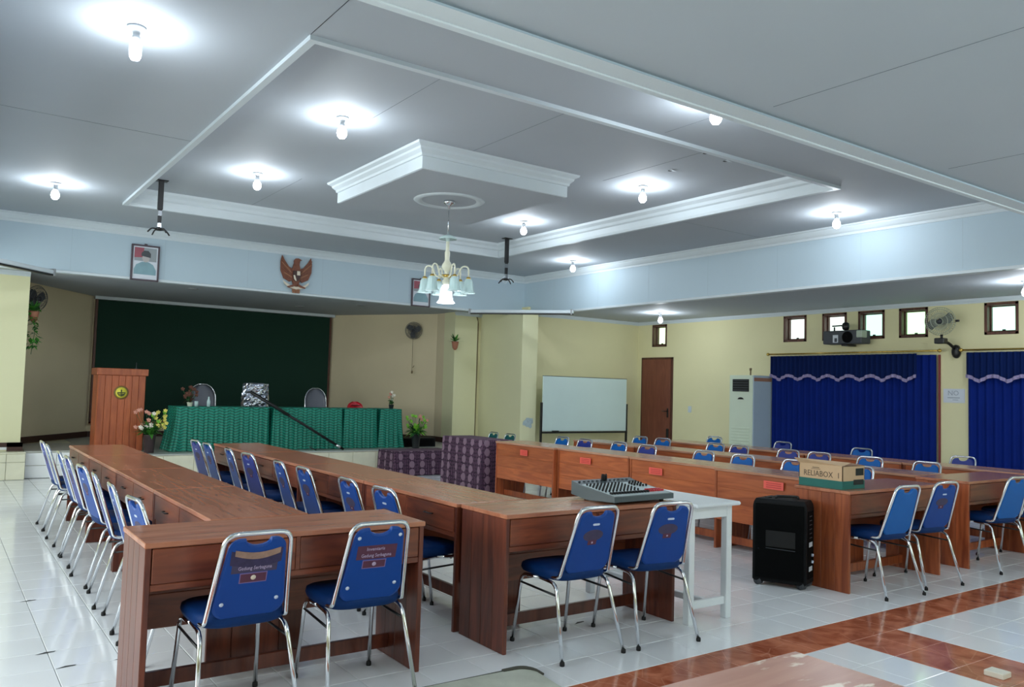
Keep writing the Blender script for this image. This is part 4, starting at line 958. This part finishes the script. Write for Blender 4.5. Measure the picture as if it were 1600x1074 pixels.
skirted(2.97, 4.34, 'long green lace-skirted table at the left, before the brown dried posy', .06, 0, 1)
skirted(4.42, 5.56, 'green lace-skirted table in the middle, behind the slanting black pole', 0, 0, 2)
skirted(5.62, 6.19, 'green lace-skirted table before the red chair', 0, 0, 3)
skirted(6.28, 6.66, 'short green lace-skirted table at the right end, under the cream posy', 0, .06, 4)
for k, (x_, lab) in enumerate(((3.28, 'small clear glass beside the dried posy'), (3.46, 'clear glass bottle before the left grey chair'))):
    t = thing('drinking_glass', lab, 'glass', (x_, 12.85, TZ), 0, 'glassware on the green table'); MB().lathe([(.025, 0), (.03, .08), (.027, .08), (.022, .006), (0, .006)] if k == 0 else [(.025, 0), (.028, .08), (.012, .12), (.012, .15), (0, .15)], seg=14).build('glass_body', SHADE, t)

def shell_chair(x, y, label, m_, name='office_chair', h=1.0, w_=.21, back_z=.5, rz=0):
    t = thing(name, label, 'chair', (x, y, SZ), rz)
    loops = []
    zs = [back_z+(h-back_z)*q/10 for q in range(11)]
    for q, z in enumerate(zs):
        tt = q/10; ww = w_*(1 if tt < .55 else math.sqrt(max(.02, 1-((tt-.55)/.47)**2))*.999)
        loops.append([(ww*math.sin((k/10-.5)*PI), .05*math.cos((k/10-.5)*PI)+.16+tt*.06, z) for k in range(11)])
    b = MB(); b.strip(loops, 0, True); b.strip([[(a[0]*.93, a[1]-.03, a[2]) for a in l] for l in loops], 0, True)
    b.strip([[l[0] for l in loops], [(l[0][0]*.93, l[0][1]-.03, l[0][2]) for l in loops]], 0); b.strip([[l[-1] for l in loops], [(l[-1][0]*.93, l[-1][1]-.03, l[-1][2]) for l in loops]], 0)
    b.strip([loops[-1], [(a[0]*.93, a[1]-.03, a[2]) for a in loops[-1]]], 0)
    b.build('backrest', m_, t, fix=True)
    MB().cbox(-.22, .22, -.22, .20, .42, .47, .02).build('seat', m_, t)
    for s in (-1, 1):
        MB().tube([(s*.19, .20, .44), (s*.18, .21, .62)], .012).build('back_support', CHROME, t)
        for sy in (-.18, .19): MB().tube([(s*.19, sy, .43), (s*.21, sy*1.15, .0)], .012).build('leg', CHROME, t)
    return t
def edge_trim(t, h, w_, m_, back_z=.5):
    pts = []
    for q in range(0, 21):
        tt = q/20; ww = w_*(1 if tt < .55 else math.sqrt(max(.02, 1-((tt-.55)/.47)**2))); pts.append((-ww-.004, .16+tt*.06-.015, back_z+(h-back_z)*tt))
    pts += [(-p[0], p[1], p[2]) for p in pts[::-1]]
    MB().tube(pts, .009, 8).build('back_frame', m_, t)
c = shell_chair(3.60, 13.58, 'grey rounded-back chair behind the left part of the green table', GREYCH, h=.99, w_=.205); edge_trim(c, 1.0, .205, CHROME)
c = shell_chair(5.53, 13.58, 'grey rounded-back chair behind the right part of the green table', GREYCH, h=.97, w_=.19); edge_trim(c, .98, .19, CHROME)
c = shell_chair(4.46, 13.58, 'chair in crinkled clear plastic wrap behind the middle of the table', GREYCH, h=.98, w_=.19)
random.seed(4); loops = []
for q in range(15):
    z = .46+.57*q/14; ww = .235*(1-.12*(q/14)**3); dd = .085*(1-.3*q/14)
    loops.append([(ww*math.copysign(abs(math.cos(a))**.6, math.cos(a))+random.uniform(-.012, .012), .175+dd*math.sin(a)+random.uniform(-.012, .012), z+random.uniform(-.008, .008)) for a in [2*PI*k/26 for k in range(26)]])
loops.append([(p[0]*.5, .175+(p[1]-.175)*.5, 1.04+random.uniform(-.01, .01)) for p in loops[-1]]); loops.append([(0, .175, 1.045)]*26)
wr = MB().strip(loops, 0, False, True).build('plastic_wrap', WRAP, c)
c = shell_chair(6.28, 13.55, 'low red plastic chair behind the right end of the green table', REDCH, 'plastic_chair', h=.76, w_=.155)
MB().box(-.07, .07, .13, .205, .69, .70).build('grip_slot', BLACKM, c)

t = thing('black_pole', 'long black folded microphone boom leaning across the green skirted table', 'pole', (0, 0, 0))
A_, B_ = Vector((5.50, 12.42, .395)), Vector((4.015, 12.62, 1.29))
MB().tube([A_, B_], .021, 12).build('pole_tube', BLACKM, t)
d_ = (B_-A_).normalized()
MB().tube([A_+d_*.06, A_+d_*.14], .0235, 12).build('silver_band', CHROME, t)
MB().tube([B_-d_*.7, B_-d_*.02], .026, 12).build('sleeve', BLACKM, t)
MB().tube([A_+d_*.02+Vector((0, .03, 0)), A_+d_*.9+Vector((0, .035, -.0))], .008, 8).build('side_rod', BLACKM, t)
MB().tube([(5.03, 12.40, .39), (4.93, 12.44, .44)], .008, 8).build('foot_rod', BLACKM, t)

# ikat-covered tables
def ikat_table(x0, x1, y0, y1, z, label):
    t = thing('draped_table', label, 'table', ((x0+x1)/2, (y0+y1)/2, 0), 0, 'tables draped in purple ikat cloth')
    hx, hy = (x1-x0)/2, (y1-y0)/2
    MB().cbox(-hx+.02, hx-.02, -hy+.02, hy-.02, z-.035, z-.012, .003).build('tabletop', W_DARK, t)
    for sx in (-1, 1):
        for sy in (-1, 1): MB().cbox(sx*(hx-.07)-.02, sx*(hx-.07)+.02, sy*(hy-.07)-.02, sy*(hy-.07)+.02, 0, z-.035, .002).build('leg', W_DARKZ, t)
    per = [(-hx, -hy), (hx, -hy), (hx, hy), (-hx, hy)]; path = []
    for i in range(4):
        a, b = Vector(per[i]), Vector(per[(i+1) % 4]); m_ = int((b-a).length/.02); nr = Vector(((b-a).y, -(b-a).x)).normalized()
        path += [(a+(b-a)*k/m_, nr) for k in range(m_)]
    loops = [[(p.x*.6, p.y*.6, z) for p, nr in path], [(p.x, p.y, z-.002) for p, nr in path]]
    for zi in range(1, 7):
        zz = z-.004-(z-.012)*zi/6
        loops.append([(p.x+nr.x*(.004+.012*zi/6*(1+math.sin(k*.45))), p.y+nr.y*(.004+.012*zi/6*(1+math.sin(k*.45))), zz) for k, (p, nr) in enumerate(path)])
    mb = MB().strip(loops, 0, True, True); mb.f.append(tuple(range(len(path)))); mb.m.append(0); mb.sm.append(False)
    mb.build('ikat_cloth', IKAT, t, fix=True)
ikat_table(6.22, 6.72, 9.42, 10.5, .73, 'tall table under purple ikat cloth at the far end of the orange desks')
ikat_table(6.07, 7.2, 11.73, 12.30, .40, 'low table under purple ikat cloth against the stage front')

# ------------------------------------------------------------------ things on the walls
t = thing('whiteboard', 'white marker board on a black wheeled stand before the cream wall', 'whiteboard', (10.19, 11.92, 0))
MB().cbox(-1.04, 1.04, -.015, .015, .69, 1.71, .004).build('board_face', WBOARD, t)
for s in (-1, 1):
    MB().cbox(s*1.06-.018, s*1.06+.018, -.018, .018, .06, 1.22, .003).build('post', BLACKM, t); MB().cbox(s*1.06-.02, s*1.06+.02, -.24, .24, .03, .07, .003).build('foot', BLACKM, t)
MB().cbox(-1.05, 1.05, -.05, .02, .655, .685, .003).build('pen_tray', BLACKM, t); MB().cbox(-.82, -.68, -.06, -.02, .685, .705, .003).build('board_eraser', BLACKM, t)
MB().box(-1.04, 1.04, -.017, .017, 1.705, 1.715).build('top_edge', DGREY, t)

t = thing('air_conditioner', 'tall ivory floor-standing air conditioner against the right wall', 'air conditioner', (11.6, 9.20, 0))
MB().cbox(-.25, -.235, -.245, .245, .02, 1.80, .005).build('front_cover', ACW, t)
MB().cbox(-.235, .28, -.25, .25, 0, 1.80, .008).build('body', ACS, t)
MB().box(-.262, -.249, -.17, .17, 1.52, 1.73).build('outlet_frame', BLACKM, t)
for k in range(5): MB().cbox(-.272, -.25, -.165, .165, 1.535+k*.042, 1.549+k*.042, .002).build('outlet_slat', DGREY, t)
MB().poly([(-.07, 1.385), (.07, 1.385), (.035, 1.415), (0, 1.42), (-.035, 1.415)], .006, lambda u, v, q: Vector((-.25-q, u, v))).build('logo_badge', BLACKM, t, fix=True)
for k in range(16): MB().cbox(-.262, -.249, -.19, .19, .10+k*.052, .128+k*.052, .003).build('intake_slat', ACW, t)
MB().cbox(-.22, .25, -.252, -.250, 1.70, 1.76, .0005).build('brown_strip', plain('brown_label_strip', (176, 128, 104), .6), t)
MB().tube([(-.20, -.16, 1.80), (-.20, -.16, 1.90)], .012).lathe([(.02, 1.88), (.022, 1.92), (0, 1.925)], (-.20, -.16, 0), 10).build('pipe_stub', PIPE, t)

def curtain(ya, yb, ztop, zbot, label, valance_to, seed):
    t = thing('curtain', label, 'curtain', (XR-.08, (ya+yb)/2, 0), 0, 'royal blue curtains')
    hy = (yb-ya)/2; n = int((yb-ya)/.016)
    loops = []
    for zi in range(9):
        z = ztop-(ztop-zbot)*zi/8
        loops.append([(.02+.022*math.sin(k*.016*2*PI/.11+.35*math.sin(k*.05+seed))*(1-.15*zi/8)+.006*math.sin(k*.21), -hy+k*2*hy/n, z) for k in range(n+1)])
    MB().strip(loops, 0, True).build('drape', CURT, t)
    vloops = []; v0, v1 = -hy+valance_to, hy; n2 = int((v1-v0)/.012)
    def zb(y): return ztop-.36+.045*abs(math.cos(PI*(y-v1)/.37))**1.2*1.6-.03
    for zi in range(6):
        row = []
        for k in range(n2+1):
            y = v0+(v1-v0)*k/n2; z = ztop+.02-(ztop+.02-zb(y))*zi/5
            row.append((-.035+.019*math.sin(y*2*PI/.085), y, z))
        vloops.append(row)
    MB().strip(vloops, 0, True).build('valance', CURTV, t)
    MB().strip([[(-.056+.019*math.sin((v0+(v1-v0)*k/n2)*2*PI/.085), v0+(v1-v0)*k/n2, zb(v0+(v1-v0)*k/n2)+.032) for k in range(n2+1)], [(-.056+.019*math.sin((v0+(v1-v0)*k/n2)*2*PI/.085), v0+(v1-v0)*k/n2, zb(v0+(v1-v0)*k/n2)-.018) for k in range(n2+1)]], 0, True).build('scalloped_trim', CTRIM, t)
    r = thing('curtain_rod', label.replace('curtain', 'rod', 1) if 0 else ('brass rod above the ' + ('full width blue curtain' if seed == 1 else 'blue curtain cut by the frame')), 'curtain rod', (XR-.10, (ya+yb)/2, ztop+.055), 0)
    MB().tube([(0, -hy-.05, 0), (0, hy+.05, 0)], .013, 10).build('rod', GOLD, r)
    for s in (-1, 1): MB().lathe([(0, -.03), (.02, -.02), (.028, 0), (.02, .02), (0, .03)], (0, s*(hy+.07), 0), 14, R=Matrix.Rotation(PI/2, 3, 'X')).build('finial', GOLD, r)
    for yy in (-hy+.12, 0, hy-.12): MB().tube([(0, yy, 0), (.10, yy, 0)], .008).build('bracket', GOLD, r)
curtain(6.10, 8.92, 2.12, .12, 'wide royal blue curtain with scalloped navy valance, between air conditioner and sign', .26, 1)
curtain(2.55, 5.66, 2.12, .12, 'royal blue curtain with scalloped valance cut by the right edge of the photo', 0, 2)
struct(MB().box(XR-.03, XR, 6.065, 6.085, .1, 2.12), 'trim_14', plain('dark_red_jamb', (128, 46, 56), .6))

t = thing('paper_notice', 'small white paper notice with NO between the two blue curtains', 'notice', (XR-.004, 5.875, 1.53))
MB().box(-.001, .001, -.15, .15, -.10, .10).build('paper_sheet', PAPER, t)
nt_ = plain('grey_print', (150, 160, 172), .7, noise=0)
text_mesh('lettering', 'NO', .10, nt_, t, frame_m((-.0016, .01, .035), (0, -1, 0), (0, 0, 1)))
MB().box(-.002, -.001, -.08, .09, -.035, -.022).build('printed_line', nt_, t); MB().box(-.002, -.001, -.06, .02, -.062, -.053).build('printed_line', nt_, t)

def wall_fan(name, label, loc, look, r, gm, blades=3, arm=True, bm2=None, base=-.38):
    t = thing(name, label, 'fan', loc); L = Vector(look).normalized(); q = L.to_track_quat('Z', 'Y').to_matrix()
    g_ = MB()
    for rr, zz in ((r, 0), (r*.85, .045), (r*.55, .06), (r*.25, .065)):
        g_.tube([q @ Vector((rr*math.cos(2*PI*k/28), rr*math.sin(2*PI*k/28), zz)) for k in range(28)], .004, 5, True)
    for k in range(40):
        a = 2*PI*k/40; g_.tube([q @ Vector((r*c_*math.cos(a), r*c_*math.sin(a), z_)) for c_, z_ in ((.2, .066), (.55, .06), (.85, .045), (1, 0), (.8, -.06), (.3, -.09))], .0022, 4)
    g_.build('guard', gm, t)
    for k in range(blades):
        a0 = 2*PI*k/blades+.5; pts = []
        out = [(.1, -.25), (.45, -.42), (.85, -.30), (.9, .05), (.8, .25), (.4, .20), (.1, .1)]
        MB().poly([(u*r*math.cos(a0)-v*r*math.sin(a0), u*r*math.sin(a0)+v*r*math.cos(a0)) for u, v in out], .004, lambda u, v, d2: q @ Vector((u, v, -.01+d2+.1*(u*math.sin(a0)-v*math.cos(a0))))).build('blade', bm2 or DGREY, t, fix=True)
    MB().lathe([(0, .05), (r*.16, .04), (r*.18, -.05), (r*.26, -.07), (r*.28, -.16), (r*.15, -.19), (0, -.19)], (0, 0, 0), 18, R=q).build('motor_housing', DGREY, t)
    return t, q
f1, q = wall_fan('wall_fan', 'round wall fan with pale guard above the gap between the blue curtains', (11.62, 5.93, 2.58), (-1, -.25, -.1), .20, FANW, 2, bm2=plain('fan_blade_grey', (86, 94, 90), .4))
MB().cbox(-.06, .06, -.08, .06, -.32, -.24, .01).build('neck_joint', BLACKM, f1)
MB().tube([(.0, -.02, -.19), (.0, -.02, -.26)], .018).build('neck', BLACKM, f1)
MB().lathe([(.06, 0), (.06, .04), (.04, .06), (0, .06)], (.27, -.10, -.42), 18, R=Matrix.Rotation(-PI/2, 3, 'Y') @ Matrix.Scale(1.6, 3, (1, 0, 0))).build('wall_base', BLACKM, f1)
MB().tube(fillet([(.0, -.02, -.28), (.10, -.06, -.30), (.26, -.10, -.40)], .05), .022).build('arm', BLACKM, f1)
MB().cbox(-.01, .02, -.26, -.21, -.02, .01, .005).build('side_knob', BLACKM, f1)
f2, q = wall_fan('stage_fan', 'dark grey wall fan with pull cord on the right stage wall', (7.80, 14.45, 2.56), (-.8, -.9, -.15), .17, FANG, 3)
MB().tube([(.10, .12, -.08), (.16, .18, -.10)], .02).build('arm', DGREY, f2)
MB().tube([(.0, .02, -.12), (.005, .02, -.82)], .004, 5).lathe([(0, -.86), (.018, -.85), (.014, -.80), (0, -.80)], (.005, .02, 0), 8).build('pull_cord', PIPE, f2)
MB().tube([(.06, .04, -.70), (.02, .02, -.74)], .006, 5).build('cord_hook', PIPE, f2)
f3, q = wall_fan('stage_fan', 'dark grey wall fan above the trailing plant at the far left', (1.22, 14.2, 2.60), (.8, -.9, -.15), .20, FANG, 3)
MB().tube([(-.02, .1, -.02), (-.12, .22, -.04)], .02).build('arm', DGREY, f3)

t = thing('wall_speaker', 'grey radio-like speaker box with round cone on a bracket below the small windows', 'speaker', (11.66, 7.42, 2.30))
MB().cbox(-.12, .14, -.33, .33, 0, .21, .012).build('cabinet', DGREY, t)
MB().lathe([(.085, 0), (.09, .008), (.07, .010), (.03, .004), (.025, .012), (0, .014)], (-.12, -.10, .10), 24, R=Matrix.Rotation(-PI/2, 3, 'Y')).build('speaker_cone', BLKGR, t)
MB().box(-.124, -.119, .06, .15, .02, .14).build('white_label', PAPER, t); MB().box(-.126, -.123, .075, .12, .03, .09).build('label_print', DGREY, t)
MB().cbox(-.13, .02, -.345, -.25, .09, .20, .01).build('pale_end_cap', plain('pale_green_plastic', (176, 190, 172), .5), t)
MB().cbox(-.05, .20, -.05, .05, -.03, 0, .003).build('bracket', BLACKM, t)
t = thing('security_camera', 'small black camera on top of the grey wall speaker box', 'camera', (11.62, 7.40, 2.512))
MB().lathe([(.0, 0), (.045, .01), (.06, .06), (.05, .11), (.02, .13), (0, .13)], seg=16).build('camera_ball', BLACKM, t); MB().tube([(-.0, .03, .08), (-.02, .22, .075)], .012).build('cable_arm', BLACKM, t); MB().cbox(-.02, .0, .18, .20, -.0, .06, .002).build('bracket', BLACKM, t)

# wall pipe and peeled plaster
tag(MB().tube([(8.62, 13.40, 2.84), (8.665, 13.42, 2.70), (8.66, 13.43, .02)], .014, 8).build('wall_pipe', PIPE), 'thin brown pipe running down the cream wall right of the stage', 'pipe')
random.seed(11)
for (x_, y_, z_, s_, lb_) in ((8.93, 12.048, .84, 1.0, 'pale blue peeled plaster patch low on the corner pilaster'),):
    pts = []
    for k in range(16): a = 2*PI*k/16; r_ = .11*(.6+.5*random.random()); pts.append((math.cos(a)*r_*1.2, math.sin(a)*r_))
    tag(MB().poly(pts, .002, lambda u, v, q: Vector((x_+u, y_-q, z_+v))).build('peeled_patch', PEEL, fix=True), lb_, 'wall damage')
t = thing('wall_switch', 'small white switch plate on the wall right of the brown door', 'switch', (XR-.008, 10.85, 1.16)); MB().cbox(-.008, .006, -.04, .04, -.06, .06, .003).build('plate', TRIMW, t); MB().cbox(-.014, -.006, -.015, .015, -.025, .025, .002).build('rocker', TRIMW, t)

# hanging planters on the stage-opening edges
def planter(loc, label, seed, trail, n):
    random.seed(seed); t = thing('hanging_planter', label, 'plant', loc)
    MB().lathe([(.02, -.16), (.05, -.12), (.065, -.03), (.07, 0), (.05, 0), (.03, -.02), (0, -.02)], seg=16).build('pot', plain('terracotta_pot_%s' % 'ab'[seed % 2], (168, 112, 88), .7), t)
    for k in range(n):
        a = random.uniform(0, 2*PI); ln = random.uniform(.10, .20); el = random.uniform(.1, 1.3)
        b = Vector((0, 0, 0)); 
        if trail and k > n*.35: b = Vector((random.uniform(-.05, .05), random.uniform(-.08, .02), random.uniform(-trail, .12))); ln *= .55; el = random.uniform(-.8, .6)
        d = Vector((math.cos(a)*math.cos(el), math.sin(a)*math.cos(el), math.sin(el))); side = Vector((-math.sin(a), math.cos(a), 0))
        m_ = b+d*ln*.5; e_ = b+d*ln+Vector((0, 0, -.02))
        MB().add([b, m_-side*.022, m_+side*.022, e_], [(0, 1, 2), (1, 3, 2)]).build('leaf', random.choice([GREENL, GREEND, GREENL]), t)
    if trail: MB().tube([(0, -.03, 0), (.02, -.06, -.3), (-.01, -.05, -trail-.12)], .004, 5).build('vine', GREEND, t)
    MB().tube([(0, 0, -.1), (0, .10, -.05)], .006).build('hook', BLACKM, t)
planter((8.08, 13.30, 2.32), 'small leafy plant in a terracotta wall pot right of the stage', 2, 0, 34)
planter((1.14, 13.5, 2.36), 'trailing green plant at the far left edge of the stage', 3, .5, 170)

# portraits and national emblem on the fascia
def portrait(x, w_, h_, label, red):
    t = thing('framed_portrait', label, 'picture', (x, FY1-.02, 2.84)); 
    MB().cbox(-w_/2, w_/2, -.01, .018, 0, h_, .002).build('backing', PAPER, t)
    for (a, b, c, d2) in ((-w_/2-.012, -w_/2+.012, -.012, h_+.012), (w_/2-.012, w_/2+.012, -.012, h_+.012)): MB().cbox(a, b, -.022, .015, c, d2, .003).build('frame_side', FRM, t)
    for z in (0, h_): MB().cbox(-w_/2, w_/2, -.022, .015, z-.012, z+.012, .003).build('frame_rail', FRM, t)
    P = lambda u, v, q: Vector((u*w_, -.0105-q, v*h_))
    MB().poly([(-.42, .55), (.42, .55), (.42, .94), (-.42, .94)], .0006, P).build('print_background', PGRY, t, fix=True)
    MB().poly([(-.42, .64), (-.10, .66), (-.06, .94), (-.42, .94)], .0010, P).build('print_red_drape', PRED, t, fix=True)
    MB().poly([(-.42, .16), (.42, .16), (.42, .30), (.30, .46), (.12, .53), (-.12, .53), (-.34, .44), (-.42, .3)], .0014, P).build('print_suit', PTEAL, t, fix=True)
    MB().poly([(.02+.14*math.cos(2*PI*k/18), .64+.12*math.sin(2*PI*k/18)) for k in range(18)], .0018, P).build('print_face', PSKN, t, fix=True)
    MB().poly([(-.16, .70), (.20, .66), (.20, .78), (.10, .86), (-.06, .86), (-.15, .79)], .0022, P).build('print_dark_cap', PDRK, t, fix=True)
    MB().cbox(-.02, .02, -.01, .01, h_+.012, h_+.03, .003).build('hanger', FRM, t)
portrait(2.385, .35, .49, 'framed portrait with red drape on the fascia, left of the eagle', True)
portrait(6.85, .34, .46, 'framed portrait on the fascia behind the chandelier', False)
g_ = thing('eagle_emblem', 'carved brown wooden eagle emblem with shield and ribbon on the white fascia', 'emblem', (4.60, FY1-.015, 3.14))
GP = lambda q0: (lambda u, v, q: Vector((u, -q0-q, v)))
for s in (-1, 1):
    wi = MB().poly([(s*.06, .10), (s*.12, .13), (s*.19, .22), (s*.235, .30), (s*.255, .20), (s*.25, .06), (s*.20, -.06), (s*.10, -.11), (s*.05, -.06)], .022, GP(0)).build('wing', EMBW, g_, fix=True)
    for k in range(7):
        b_ = k/6; u0_, v0_ = .07+.0*b_, .05-.13*b_; u1_, v1_ = .245-.10*b_**1.5, .24-.32*b_
        dx, dy = u1_-u0_, v1_-v0_; l_ = math.hypot(dx, dy); nx, ny = -dy/l_*.012, dx/l_*.012
        MB().poly([(s*(u0_-nx), v0_-ny), (s*(u1_-nx*.6), v1_-ny*.6), (s*(u1_+dx*.06), v1_+dy*.06), (s*(u1_+nx*.6), v1_+ny*.6), (s*(u0_+nx), v0_+ny)], .010, GP(.022)).build('feather', EMBL if k % 3 == 1 else EMBW, wi, fix=True)
MB().poly([(-.045, .18), (.0, .20), (.045, .17), (.075, .06), (.07, -.06), (.045, -.14), (.05, -.25), (0, -.28), (-.05, -.25), (-.045, -.14), (-.07, -.06), (-.075, .06)], .035, GP(0)).build('body', EMBW, g_, fix=True)
MB().poly([(-.035, .16), (-.045, .23), (-.02, .265), (.02, .27), (.05, .26), (.085, .245), (.05, .235), (.045, .20), (.04, .16)], .045, GP(0)).build('head', EMBW, g_, fix=True)
shd = MB().poly([(-.055, .07), (.055, .07), (.06, -.02), (.04, -.075), (0, -.10), (-.04, -.075), (-.06, -.02)], .02, GP(.035)).build('shield', plain('shield_dark', (64, 40, 36), .5), g_, fix=True)
MB().poly([(.002, .066), (.05, .066), (.054, .0), (.002, .0)], .005, GP(.055)).build('shield_quarter', EMBC, shd, fix=True)
MB().poly([(-.054, -.004), (-.03, -.004), (-.0, -.09), (-.02, -.09), (-.045, -.06)], .005, GP(.055)).build('shield_quarter', EMBC, shd, fix=True)
MB().poly([(-.21, -.10), (-.19, -.15), (-.12, -.20), (0, -.225), (.12, -.20), (.19, -.15), (.21, -.10), (.15, -.14), (.08, -.172), (0, -.185), (-.08, -.172), (-.15, -.14)], .018, GP(.03)).build('ribbon', EMBC, g_, fix=True)
MB().poly([(-.13, -.205), (-.06, -.225), (-.06, -.215), (-.12, -.197)], .003, GP(.048)).build('ribbon_band', EMBW, g_, fix=True)
for s in (-1, 1): MB().poly([(s*.03, -.14), (s*.10, -.17), (s*.15, -.19), (s*.14, -.205), (s*.06, -.19), (s*.02, -.17)], .02, GP(.045)).build('claw', EMBW, g_, fix=True)
tl = MB()
for k in range(5): tl.poly([(-.06+k*.026, -.22), (-.036+k*.026, -.22), (-.038+k*.024, -.285), (-.054+k*.024, -.285)], .012, GP(.035))
tl.build('tail_feathers', EMBL, g_, fix=True)

# projector mounts and rolled-up screens
def mount(x, y, z0, z1, label, cable):
    t = thing('projector_mount', label, 'projector mount', (x, y, z0), 0, 'ceiling projector mounts')
    L = z1-z0
    MB().cbox(-.07, .07, -.05, .05, -.012, 0, .002).build('ceiling_plate', BLACKM, t)
    MB().cbox(-.028, .028, -.022, .022, L*.55, -.01, .003).build('outer_tube', BLACKM, t); MB().cbox(-.02, .02, -.016, .016, L+.06, L*.55, .002).build('inner_tube', BLACKM, t)
    for z in (L*.62, L*.85): MB().box(-.0205, .0205, -.0165, .0165, z-.03, z+.03).build('silver_band', CHROME, t)
    MB().lathe([(0, L+.05), (.04, L+.04), (.03, L+.07), (0, L+.08)], seg=14).build('ball_joint', BLACKM, t)
    for a in (.4, 1.9, 3.5, 5.1): MB().tube(fillet([(0, 0, L+.05), (.09*math.cos(a), .09*math.sin(a), L+.055), (.14*math.cos(a), .14*math.sin(a), L)], .03), .009, 6).build('claw_arm', BLACKM, t)
    if cable: MB().tube(fillet([(-.02, 0, L+.1), (-.09, .02, L+.04), (-.03, -.04, L-.03), (.05, 0, L+.10)], .05), .004, 5).build('loose_cable', PAPER, t)
mount(2.06, 10.10, ZR, 3.13, 'black projector mount hanging near the left fascia, above the portrait', False)
mount(7.10, 10.25, ZR, 3.07, 'black projector mount right of the chandelier', True)
def screen(p, q, label):
    a, b = Vector((*p, 2.80)), Vector((*q, 2.80)); d = (b-a); L = d.length; d.normalize()
    t = thing('projection_screen', label, 'projection screen', ((a+b)/2)[:], math.atan2(d.y, d.x), 'rolled-up projection screens')
    MB().cbox(-L/2, L/2, -.035, .035, -.012, .045, .008).build('casing', TRIMW, t); MB().cbox(-L/2+.02, L/2-.0, -.036, .036, -.034, -.013, .003).build('bottom_bar', BLACKM, t)
    for s in (-1, 1): MB().cbox(s*(L/2-.03)-.015, s*(L/2-.03)+.015, -.05, .05, -.035, .06, .003).build('bracket', SOCK, t)
screen((7.77, 12.36), (9.03, 10.95), 'rolled-up projection screen across the right corner of the fascia')
screen((-.05, 10.95), (1.24, 12.36), 'rolled-up projection screen at the left edge of the photo')

for o in bpy.data.objects:
    if 'used' in o: del o['used']
